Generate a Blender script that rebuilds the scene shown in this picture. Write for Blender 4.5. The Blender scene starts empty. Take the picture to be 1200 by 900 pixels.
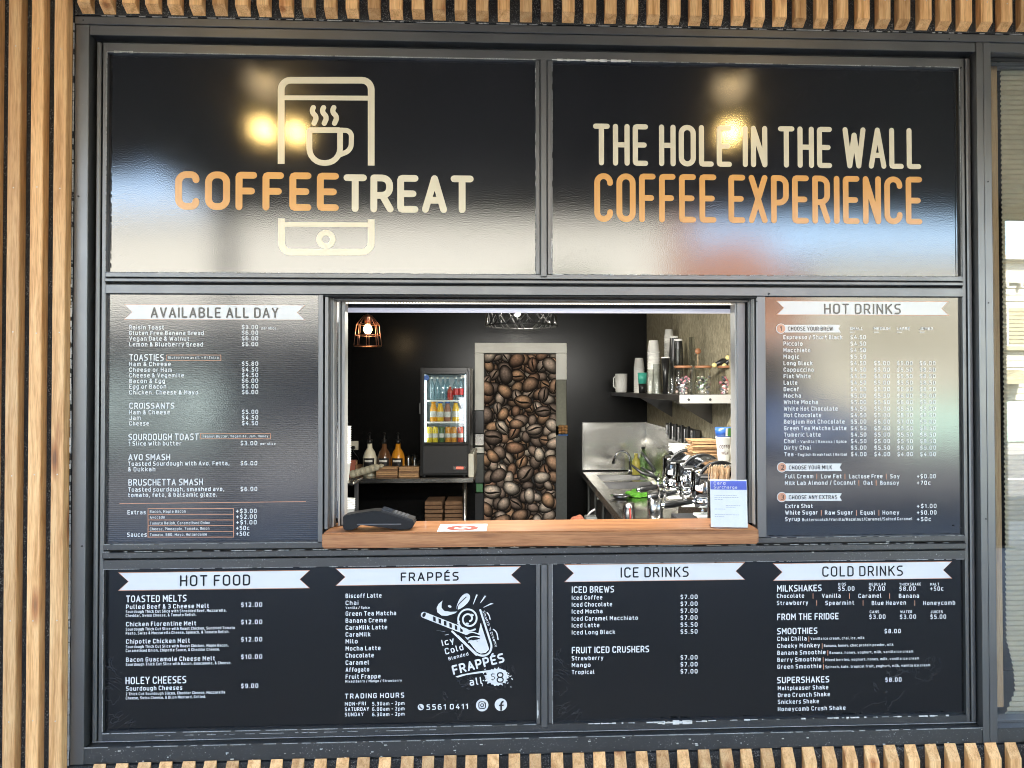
import bpy, bmesh, math, random
from mathutils import Vector, Matrix
random.seed(7)
PI = math.pi
C = bpy.context.scene.collection
scene = bpy.context.scene

# ---------------------------------------------------------------- camera
CAM = Vector((0.0, -3.1, 1.6))
F_PX, PPX, PPY = 900.0, 642.05, 440.6          # focal length and principal point, in a 1200 x 900 frame
yaw, pitch, roll = math.radians(2.6385), math.radians(0.8615), math.radians(-0.0852)
fw = Vector((math.sin(yaw)*math.cos(pitch), math.cos(yaw)*math.cos(pitch), math.sin(pitch)))
rt = Vector((math.cos(yaw), -math.sin(yaw), 0)); up = rt.cross(fw)
rt, up = rt*math.cos(roll)+up*math.sin(roll), -rt*math.sin(roll)+up*math.cos(roll)
cd = bpy.data.cameras.new('camera'); cam = bpy.data.objects.new('camera', cd); C.objects.link(cam)
cam.matrix_world = Matrix(((rt.x, up.x, -fw.x, CAM.x), (rt.y, up.y, -fw.y, CAM.y), (rt.z, up.z, -fw.z, CAM.z), (0, 0, 0, 1)))
cd.sensor_width = 36; cd.lens = F_PX/1200*36
cd.shift_x = (600-PPX)/1200; cd.shift_y = -(450-PPY)/1200
cd.clip_start = 0.05; cd.clip_end = 800
scene.camera = cam

# ---------------------------------------------------------------- sky, sun, exposure
SUN_EL, SUN_AZ = math.radians(42), math.radians(14)     # the sun stands behind the shop
w = bpy.data.worlds.new('World'); scene.world = w; w.use_nodes = True
nt = w.node_tree; bg = nt.nodes['Background']
sk = nt.nodes.new('ShaderNodeTexSky'); sk.sky_type = 'NISHITA'; sk.sun_disc = False
sk.sun_elevation = SUN_EL; sk.sun_rotation = SUN_AZ
nt.links.new(sk.outputs[0], bg.inputs[0]); bg.inputs[1].default_value = 0.12
sl = bpy.data.lights.new('sun', 'SUN'); sl.energy = 4.8; sl.angle = math.radians(0.5); sl.color = (1, 0.95, 0.87)
so = bpy.data.objects.new('sun', sl); C.objects.link(so)
sdir = Vector((math.sin(SUN_AZ)*math.cos(SUN_EL), math.cos(SUN_AZ)*math.cos(SUN_EL), math.sin(SUN_EL)))
so.rotation_euler = sdir.to_track_quat('Z', 'Y').to_euler(); so.location = sdir*60
vs = scene.view_settings; vs.view_transform = 'Standard'; vs.look = 'None'; vs.exposure = 3.9; vs.gamma = 1
vs.use_curve_mapping = False
scene.render.engine = 'CYCLES'
scene.cycles.max_bounces = 8; scene.cycles.transparent_max_bounces = 16
scene.cycles.use_denoising = True; scene.cycles.filter_width = 1.0

# ---------------------------------------------------------------- helpers
def at(px, py, Y):
    """the point of the plane y = Y that the photograph (1200 x 900) shows at (px, py)"""
    d = rt*((px-PPX)/F_PX) - up*((py-PPY)/F_PX) + fw
    return CAM + d*((Y-CAM.y)/d.y)
def X(px, Y, py=454): return at(px, py, Y).x
def Z(py, Y, px=600): return at(px, py, Y).z

def tag(o, label=None, cat=None, group=None, kind=None):
    if label: o['label'] = label
    if cat: o['category'] = cat
    if group: o['group'] = group
    if kind: o['kind'] = kind
    return o
def thing(name, label, cat, loc=(0, 0, 0), group=None, rotz=0):
    o = bpy.data.objects.new(name, None); C.objects.link(o)
    o.location = loc; o.rotation_euler = (0, 0, rotz); o.empty_display_size = .05
    return tag(o, label, cat, group)

class MB:
    """collects shapes and links them as ONE mesh object"""
    def __init__(s): s.v = []; s.f = []; s.smooth = []; s.col = None
    def add(s, vs_, fs, smooth=False):
        n = len(s.v); s.v += [tuple(v) for v in vs_]; s.f += [tuple(i+n for i in f) for f in fs]; s.smooth += [smooth]*len(fs); return s
    def box(s, x0, x1, y0, y1, z0, z1, b=0.0):
        if x0 > x1: x0, x1 = x1, x0
        if y0 > y1: y0, y1 = y1, y0
        if z0 > z1: z0, z1 = z1, z0
        if b <= 0:
            v = [(x, y, z) for x in (x0, x1) for y in (y0, y1) for z in (z0, z1)]
            return s.add(v, [(0, 1, 3, 2), (4, 6, 7, 5), (0, 4, 5, 1), (2, 3, 7, 6), (0, 2, 6, 4), (1, 5, 7, 3)])
        b = min(b, (x1-x0)*.45, (y1-y0)*.45, (z1-z0)*.45)
        bm = bmesh.new(); bmesh.ops.create_cube(bm, size=1)
        for q in bm.verts: q.co = Vector(((x0+x1)/2+q.co.x*(x1-x0), (y0+y1)/2+q.co.y*(y1-y0), (z0+z1)/2+q.co.z*(z1-z0)))
        bmesh.ops.bevel(bm, geom=bm.edges[:], offset=b, segments=1, affect='EDGES')
        s.bm(bm); return s
    def bm(s, bm, smooth=False):
        bm.verts.index_update(); s.add([v.co[:] for v in bm.verts], [[v.index for v in f.verts] for f in bm.faces], smooth); bm.free(); return s
    def lathe(s, prof, c=(0, 0, 0), n=24, smooth=True, axis='z', a0=0, a1=2*PI, cap=True):
        """prof: (radius, height) pairs"""
        full = abs(a1-a0-2*PI) < 1e-6; m = n if full else n+1
        v = []
        for r, h in prof:
            for k in range(m):
                a = a0+(a1-a0)*k/n; p = (r*math.cos(a), r*math.sin(a), h)
                if axis == 'x': p = (p[2], p[0], p[1])
                if axis == 'y': p = (p[0], p[2], p[1])
                v.append((p[0]+c[0], p[1]+c[1], p[2]+c[2]))
        f = []
        for i in range(len(prof)-1):
            for k in range(n):
                k2 = (k+1) % m
                f.append((i*m+k, i*m+k2, (i+1)*m+k2, (i+1)*m+k))
        s.add(v, f, smooth)
        if cap and full:
            b = len(s.v)-len(v)
            if prof[0][0] > 1e-6: s.f.append(tuple(b+k for k in range(m))[::-1]); s.smooth.append(False)
            if prof[-1][0] > 1e-6: s.f.append(tuple(b+(len(prof)-1)*m+k for k in range(m))); s.smooth.append(False)
        return s
    def tube(s, pts, r, n=8, smooth=True, closed=False):
        pts = [Vector(p) for p in pts]; N = len(pts); rs = r if isinstance(r, (list, tuple)) else [r]*N
        v = []; ref = None
        for i, p in enumerate(pts):
            if closed: t = (pts[(i+1) % N]-pts[i-1])
            else: t = (pts[min(i+1, N-1)]-pts[max(i-1, 0)])
            t.normalize()
            if ref is None: ref = Vector((0, 0, 1)) if abs(t.z) < .9 else Vector((1, 0, 0))
            a = t.cross(ref).normalized(); b = a.cross(t).normalized(); ref = b
            for k in range(n):
                q = p+(a*math.cos(2*PI*k/n)+b*math.sin(2*PI*k/n))*rs[i]; v.append(q)
        f = []
        for i in range(N if closed else N-1):
            j = (i+1) % N
            for k in range(n): f.append((i*n+k, i*n+(k+1) % n, j*n+(k+1) % n, j*n+k))
        s.add(v, f, smooth)
        if not closed:
            b = len(s.v)-len(v); s.f.append(tuple(b+k for k in range(n))); s.f.append(tuple(b+(N-1)*n+k for k in range(n))[::-1]); s.smooth += [False, False]
        return s
    def prism(s, poly, y0, y1):
        """a polygon in x,z given thickness in y"""
        n = len(poly); v = [(p[0], y0, p[1]) for p in poly]+[(p[0], y1, p[1]) for p in poly]
        f = [tuple(range(n)), tuple(range(2*n-1, n-1, -1))]+[(i, i+n, (i+1) % n+n, (i+1) % n) for i in range(n)]
        return s.add(v, f)
    def sheet(s, poly, y): return s.add([(p[0], y, p[1]) for p in poly], [tuple(range(len(poly)))])
    def disc(s, cx, cz, r, y, n=24, r0=0, sx=1):
        if r0 <= 0: return s.sheet([(cx+sx*r*math.cos(2*PI*k/n), cz+r*math.sin(2*PI*k/n)) for k in range(n)], y)
        v = [(cx+sx*q*math.cos(2*PI*k/n), y, cz+q*math.sin(2*PI*k/n)) for q in (r0, r) for k in range(n)]
        return s.add(v, [(k, (k+1) % n, n+(k+1) % n, n+k) for k in range(n)])
    def build(s, name, mat, parent=None, kind=None, label=None, loc=None, mod=None):
        me = bpy.data.meshes.new(name); me.from_pydata(s.v, [], s.f); me.polygons.foreach_set('use_smooth', s.smooth); 
        if mat: me.materials.append(mat)
        if s.col:
            ca = me.color_attributes.new('shade', 'FLOAT_COLOR', 'POINT')
            for i, c in enumerate(s.col): ca.data[i].color = c
        me.validate(); me.update()
        bmm = bmesh.new(); bmm.from_mesh(me); bmesh.ops.recalc_face_normals(bmm, faces=bmm.faces[:]) if not s.col and name not in ('lettering', 'ribbon', 'printed_mark') else None; bmm.to_mesh(me); bmm.free()
        o = bpy.data.objects.new(name, me); C.objects.link(o)
        if parent: o.parent = parent
        if loc: o.location = loc
        if kind: o['kind'] = kind
        if label: o['label'] = label
        return o
def copy_tree(o, parent=None):
    c = o.copy(); C.objects.link(c)
    if parent: c.parent = parent
    for ch in list(o.children): copy_tree(ch, c)
    return c

# ---------------------------------------------------------------- materials
def mat(name, col=(.5, .5, .5), rough=.5, metal=0.0, ior=1.5, emit=None, es=0.0, alpha=1, trans=0.0, coat=0.0):
    m = bpy.data.materials.new(name); m.use_nodes = True; b = m.node_tree.nodes['Principled BSDF']
    b.inputs['Base Color'].default_value = (*col, 1); b.inputs['Roughness'].default_value = rough
    b.inputs['Metallic'].default_value = metal; b.inputs['IOR'].default_value = ior
    b.inputs['Transmission Weight'].default_value = trans; b.inputs['Coat Weight'].default_value = coat
    if emit: b.inputs['Emission Color'].default_value = (*emit, 1); b.inputs['Emission Strength'].default_value = es
    return m
def N(m, t, **k):
    n = m.node_tree.nodes.new(t)
    for a, b in k.items():
        if a in n.inputs: n.inputs[a].default_value = b
        else: setattr(n, a, b)
    return n
def L(m, a, b): m.node_tree.links.new(a, b)
def bsdf(m): return m.node_tree.nodes['Principled BSDF']
def ramp(m, stops):
    r = N(m, 'ShaderNodeValToRGB'); e = r.color_ramp.elements
    while len(e) < len(stops): e.new(.5)
    for i, (p, c) in enumerate(stops): e[i].position = p; e[i].color = (*c, 1)
    return r
def mapped(m, scale, rnd=False, kind='Object'):
    tc = N(m, 'ShaderNodeTexCoord'); mp = N(m, 'ShaderNodeMapping'); mp.inputs['Scale'].default_value = scale
    if rnd:
        oi = N(m, 'ShaderNodeObjectInfo'); mu = N(m, 'ShaderNodeVectorMath', operation='SCALE'); mu.inputs[0].default_value = (37, 11, 53)
        L(m, oi.outputs['Random'], mu.inputs['Scale']); ad = N(m, 'ShaderNodeVectorMath', operation='ADD')
        L(m, tc.outputs[kind], ad.inputs[0]); L(m, mu.outputs[0], ad.inputs[1]); L(m, ad.outputs[0], mp.inputs[0])
        return mp, oi
    L(m, tc.outputs[kind], mp.inputs[0]); return mp, None
def bump(m, h, strength, dist=.001):
    b = N(m, 'ShaderNodeBump'); b.inputs['Strength'].default_value = strength; b.inputs['Distance'].default_value = dist
    L(m, h, b.inputs['Height']); L(m, b.outputs[0], bsdf(m).inputs['Normal']); return b

def wood(name, stops, along='z', rnd=True, knots=True, rough=.55, scale=1.0, coat=0.0):
    m = mat(name, rough=rough, coat=coat); s = {'z': (38, 38, 2.2), 'x': (2.0, 30, 38)}[along]
    mp, oi = mapped(m, tuple(a*scale for a in s), rnd)
    n1 = N(m, 'ShaderNodeTexNoise', Scale=1.0, Detail=8.0, Roughness=.62, Distortion=.7); L(m, mp.outputs[0], n1.inputs['Vector'])
    r = ramp(m, stops); L(m, n1.outputs['Fac'], r.inputs[0]); out = r.outputs[0]
    # fine fibres
    mp2, _ = mapped(m, tuple(a*7*scale for a in s), rnd); n2 = N(m, 'ShaderNodeTexNoise', Scale=1.0, Detail=4.0); L(m, mp2.outputs[0], n2.inputs['Vector'])
    mx = N(m, 'ShaderNodeMix', data_type='RGBA', blend_type='MULTIPLY'); mx.inputs[0].default_value = .55
    r2 = ramp(m, [(.34, (.55, .44, .33)), (.56, (1, 1, 1))]); L(m, n2.outputs['Fac'], r2.inputs[0]); L(m, out, mx.inputs[6]); L(m, r2.outputs[0], mx.inputs[7]); out = mx.outputs[2]
    if knots:
        s3 = {'z': (11, 11, 2.6), 'x': (3.2, 10, 14)}[along]
        mp3, _ = mapped(m, s3, rnd); v = N(m, 'ShaderNodeTexVoronoi', Scale=1.0, Randomness=1.0); L(m, mp3.outputs[0], v.inputs['Vector'])
        r3 = ramp(m, [(.05, (.16, .07, .03)), (.11, (.50, .28, .15)), (.24, (1, 1, 1))]); L(m, v.outputs['Distance'], r3.inputs[0])
        # wave rings round knots
        mx3 = N(m, 'ShaderNodeMix', data_type='RGBA', blend_type='MULTIPLY'); mx3.inputs[0].default_value = .8
        L(m, out, mx3.inputs[6]); L(m, r3.outputs[0], mx3.inputs[7]); out = mx3.outputs[2]
    if oi:
        hs = N(m, 'ShaderNodeHueSaturation'); mr = N(m, 'ShaderNodeMapRange'); mr.inputs['To Min'].default_value = .70; mr.inputs['To Max'].default_value = 1.2
        L(m, oi.outputs['Random'], mr.inputs['Value']); L(m, mr.outputs[0], hs.inputs['Value']); L(m, out, hs.inputs['Color']); out = hs.outputs[0]
    L(m, out, bsdf(m).inputs['Base Color']); bump(m, n2.outputs['Fac'], .25, .0006)
    return m
def specks(name, base, speck, thr=.68, scale=260, rough=.45, amount=.8, ior=1.5, metal=0.0, bumpy=.15, big=0.0):
    """painted metal with dusty specks and scuffs"""
    m = mat(name, base, rough, metal, ior); mp, _ = mapped(m, (1, 1, 1))
    n = N(m, 'ShaderNodeTexNoise', Scale=scale, Detail=3.0, Roughness=.7); L(m, mp.outputs[0], n.inputs['Vector'])
    r = ramp(m, [(thr, (0, 0, 0)), (thr+.06, (1, 1, 1))]); L(m, n.outputs['Fac'], r.inputs[0])
    n2 = N(m, 'ShaderNodeTexNoise', Scale=9.0, Detail=5.0, Roughness=.6); L(m, mp.outputs[0], n2.inputs['Vector'])
    r2 = ramp(m, [(.42, (.15, .15, .15)), (.68, (1, 1, 1))]); L(m, n2.outputs['Fac'], r2.inputs[0])
    mu = N(m, 'ShaderNodeMath', operation='MULTIPLY'); L(m, r.outputs[0], mu.inputs[0]); L(m, r2.outputs[0], mu.inputs[1])
    mu2 = N(m, 'ShaderNodeMath', operation='MULTIPLY'); mu2.inputs[1].default_value = amount; L(m, mu.outputs[0], mu2.inputs[0])
    mx = N(m, 'ShaderNodeMix', data_type='RGBA'); mx.inputs[6].default_value = (*base, 1); mx.inputs[7].default_value = (*speck, 1)
    L(m, mu2.outputs[0], mx.inputs[0]); L(m, mx.outputs[2], bsdf(m).inputs['Base Color'])
    mr = N(m, 'ShaderNodeMapRange'); mr.inputs['To Min'].default_value = rough*.8; mr.inputs['To Max'].default_value = min(1, rough*1.35)
    L(m, n2.outputs['Fac'], mr.inputs['Value']); L(m, mr.outputs[0], bsdf(m).inputs['Roughness'])
    if bumpy: bump(m, n.outputs['Fac'], bumpy, .0008)
    return m
PIN = [(.32, (.50, .24, .075)), (.5, (.74, .42, .175)), (.66, (.82, .52, .245))]
M = {}
M['pine'] = wood('pine_batten', PIN, 'z')
M['counter'] = wood('oiled_timber', [(.28, (.20, .075, .026)), (.5, (.36, .155, .058)), (.72, (.48, .235, .10))], 'x', rnd=False, knots=False, rough=.42, coat=.08)
M['felt'] = specks('black_textured_lining', (.014, .014, .014), (.34, .33, .31), .56, 260, .95, .9, bumpy=.9)
M['alu'] = specks('charcoal_powder_coat', (.021, .021, .0205), (.5, .5, .5), .70, 210, .35, .5, ior=2.25)
M['alu_worn'] = specks('worn_charcoal_powder_coat', (.015, .0150, .0148), (.42, .42, .41), .62, 150, .37, .7, ior=1.8, bumpy=.4)
M['recess'] = mat('recess_black', (.006, .006, .006), .7)
M['gasket'] = mat('black_rubber', (.01, .01, .01), .6)
M['sealant'] = mat('dried_white_sealant', (.55, .54, .5), .6)
M['dust_glint'] = specks('grime_and_glint_bead', (.22, .22, .21), (.6, .6, .58), .5, 300, .6, .8)  # grime beads, and the pale line painted as the bottom edge highlight

def vinyl(name, base, ior=2.0, rough=.09, lines=False, peel=.26):
    m = mat(name, base, rough, 0, ior); mp, _ = mapped(m, (1, 1, 1))
    n = N(m, 'ShaderNodeTexNoise', Scale=190.0, Detail=2.0, Roughness=.5); L(m, mp.outputs[0], n.inputs['Vector'])
    n3 = N(m, 'ShaderNodeTexNoise', Scale=3.0, Detail=6.0, Roughness=.6); L(m, mp.outputs[0], n3.inputs['Vector'])
    mr = N(m, 'ShaderNodeMapRange'); mr.inputs['To Min'].default_value = rough*.75; mr.inputs['To Max'].default_value = rough*1.3
    L(m, n3.outputs['Fac'], mr.inputs['Value']); L(m, mr.outputs[0], bsdf(m).inputs['Roughness'])
    h = n.outputs['Fac']
    if lines:
        wv = N(m, 'ShaderNodeTexWave', Scale=40.0, Distortion=0.0); wv.bands_direction = 'Z'; L(m, mp.outputs[0], wv.inputs['Vector'])
        
        mx = N(m, 'ShaderNodeMix', data_type='RGBA'); mx.inputs[6].default_value = (*base, 1); mx.inputs[7].default_value = (*(min(1, b*2.2+.022) for b in base), 1)
        L(m, wv.outputs['Fac'], mx.inputs[0]); L(m, mx.outputs[2], bsdf(m).inputs['Base Color'])
    bump(m, h, peel, .0006)
    # faint scratches and wipe marks
    if lines or max(base) > .2: return m
    n4 = N(m, 'ShaderNodeTexNoise', Scale=4.5, Detail=4.0, Roughness=.6, Distortion=2.6); L(m, mp.outputs[0], n4.inputs['Vector'])
    r4 = ramp(m, [(.488, (0, 0, 0)), (.497, (1, 1, 1)), (.506, (0, 0, 0))]); L(m, n4.outputs['Fac'], r4.inputs[0])
    n5 = N(m, 'ShaderNodeTexNoise', Scale=3.1, Detail=2.0); L(m, mp.outputs[0], n5.inputs['Vector']); r5 = ramp(m, [(.56, (0, 0, 0)), (.68, (1, 1, 1))]); L(m, n5.outputs['Fac'], r5.inputs[0])
    n6 = N(m, 'ShaderNodeTexNoise', Scale=420.0, Detail=1.0); L(m, mp.outputs[0], n6.inputs['Vector']); r6 = ramp(m, [(.74, (0, 0, 0)), (.78, (1, 1, 1))]); L(m, n6.outputs['Fac'], r6.inputs[0])
    mu = N(m, 'ShaderNodeMath', operation='MULTIPLY'); L(m, r4.outputs[0], mu.inputs[0]); L(m, r5.outputs[0], mu.inputs[1])
    ad2 = N(m, 'ShaderNodeMath', operation='MULTIPLY_ADD'); ad2.inputs[1].default_value = .55; L(m, r6.outputs[0], ad2.inputs[0]); L(m, mu.outputs[0], ad2.inputs[2])
    mx2 = N(m, 'ShaderNodeMix', data_type='RGBA'); mx2.inputs[6].default_value = (*base, 1); mx2.inputs[7].default_value = (.036, .036, .038, 1); L(m, ad2.outputs[0], mx2.inputs[0]); L(m, mx2.outputs[2], bsdf(m).inputs['Base Color'])
    return m
M['vinyl'] = vinyl('black_gloss_vinyl', (.0062, .0062, .007))
M['vinyl_low'] = vinyl('slate_gloss_vinyl', (.0072, .0072, .0076), 1.55, .16)
M['vinyl_mesh'] = vinyl('perforated_vinyl', (.008, .008, .0105), 1.95, .11, lines=True, peel=.35)
M['white_print'] = vinyl('white_print', (.60, .60, .59), 1.6, .2, peel=.15)
M['cream_print'] = vinyl('cream_print', (.68, .60, .43), 1.6, .2, peel=.15)
M['gold_print'] = vinyl('gold_print', (.68, .33, .085), 1.6, .2, peel=.15)
M['copper_print'] = vinyl('copper_print', (.52, .25, .15), 1.6, .2, peel=.15)
M['black_print'] = vinyl('black_print', (.008, .008, .009), 1.6, .2, peel=.15)

def plain(name, col, rough=.5, metal=0.0, ior=1.5, var=.12, scale=40, bumpv=.1, coat=0.0):
    m = mat(name, col, rough, metal, ior, coat=coat); mp, _ = mapped(m, (1, 1, 1))
    n = N(m, 'ShaderNodeTexNoise', Scale=float(scale), Detail=4.0); L(m, mp.outputs[0], n.inputs['Vector'])
    r = ramp(m, [(.25, tuple(c*(1-var) for c in col)), (.75, tuple(min(1, c*(1+var)) for c in col))]); L(m, n.outputs['Fac'], r.inputs[0]); L(m, r.outputs[0], bsdf(m).inputs['Base Color'])
    if bumpv: bump(m, n.outputs['Fac'], bumpv, .001)
    return m
def steel(name, col=(.52, .51, .48), rough=.24, along=(4, 4, 300)):
    m = mat(name, col, rough, 1.0); mp, _ = mapped(m, along); n = N(m, 'ShaderNodeTexNoise', Scale=1.0, Detail=3.0); L(m, mp.outputs[0], n.inputs['Vector'])
    mp2, _ = mapped(m, (2.2, 2.2, 4.5)); n2 = N(m, 'ShaderNodeTexNoise', Scale=1.0, Detail=0.0, Distortion=.8); L(m, mp2.outputs[0], n2.inputs['Vector'])
    mr = N(m, 'ShaderNodeMapRange'); mr.inputs['To Min'].default_value = rough*.8; mr.inputs['To Max'].default_value = rough*1.25; L(m, n.outputs['Fac'], mr.inputs['Value']); L(m, mr.outputs[0], bsdf(m).inputs['Roughness'])
    bump(m, n2.outputs['Fac'], .5, .03)
    return m
M['steel'] = steel('brushed_steel'); M['steel_dark'] = steel('dark_steel', (.16, .155, .15), .35)
M['chrome'] = mat('chrome', (.80, .81, .83), .10, 1.0)
M['blackp'] = plain('black_plastic', (.012, .012, .012), .3)
M['blackm'] = plain('matt_black_plastic', (.02, .02, .021), .55)
M['wall_black'] = plain('black_satin_wall', (.003, .003, .0028), .27, ior=1.33, var=.3, scale=4, bumpv=.05)
M['white'] = plain('white_paint', (.84, .83, .75), .5, var=.04, scale=12)
M['cream_w'] = plain('cream_laminate', (.70, .68, .56), .45, var=.05)
M['paper'] = plain('white_card', (.78, .77, .72), .7, var=.04)
M['kraft'] = plain('kraft_paper', (.42, .25, .12), .8, var=.2, scale=60)
M['carton'] = plain('brown_carton', (.22, .12, .06), .8, var=.25, scale=30)
M['stick'] = plain('pale_birch', (.66, .46, .27), .7, var=.15, scale=90)
M['concrete'] = specks('concrete', (.30, .29, .27), (.42, .41, .38), .5, 40, .85, .5)
M['asphalt'] = specks('asphalt', (.05, .05, .052), (.13, .13, .13), .55, 120, .9, .6)
M['paintline'] = plain('road_paint', (.7, .7, .68), .7)
M['soffit'] = plain('awning_lining', (.035, .033, .03), .6, var=.2, scale=3)
M['copper'] = mat('copper_wire', (.62, .30, .20), .32, 1.0)

def glass_thin(name, refl=.12, tint=(1, 1, 1), rough=0.0):
    m = bpy.data.materials.new(name); m.use_nodes = True; t = m.node_tree; t.nodes.remove(t.nodes['Principled BSDF'])
    out = t.nodes['Material Output']; tr = t.nodes.new('ShaderNodeBsdfTransparent'); tr.inputs[0].default_value = (*tint, 1)
    gl = t.nodes.new('ShaderNodeBsdfGlossy'); gl.inputs['Roughness'].default_value = rough
    lw = t.nodes.new('ShaderNodeLayerWeight'); lw.inputs[0].default_value = .5
    mr = t.nodes.new('ShaderNodeMapRange'); mr.inputs['To Min'].default_value = refl; mr.inputs['To Max'].default_value = min(1, refl+.5)
    pw = t.nodes.new('ShaderNodeMath'); pw.operation = 'POWER'; pw.inputs[1].default_value = 2.5
    t.links.new(lw.outputs['Facing'], pw.inputs[0]); t.links.new(pw.outputs[0], mr.inputs['Value'])
    mx = t.nodes.new('ShaderNodeMixShader'); t.links.new(mr.outputs[0], mx.inputs[0]); t.links.new(tr.outputs[0], mx.inputs[1]); t.links.new(gl.outputs[0], mx.inputs[2]); t.links.new(mx.outputs[0], out.inputs[0])
    return m
M['window_glass'] = glass_thin('window_glass', .16)
M['clear'] = glass_thin('clear_plastic', .10, (.93, .95, .93), .05)
M['acrylic'] = glass_thin('clear_acrylic', .035, (.97, .98, 1), .03)

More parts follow.
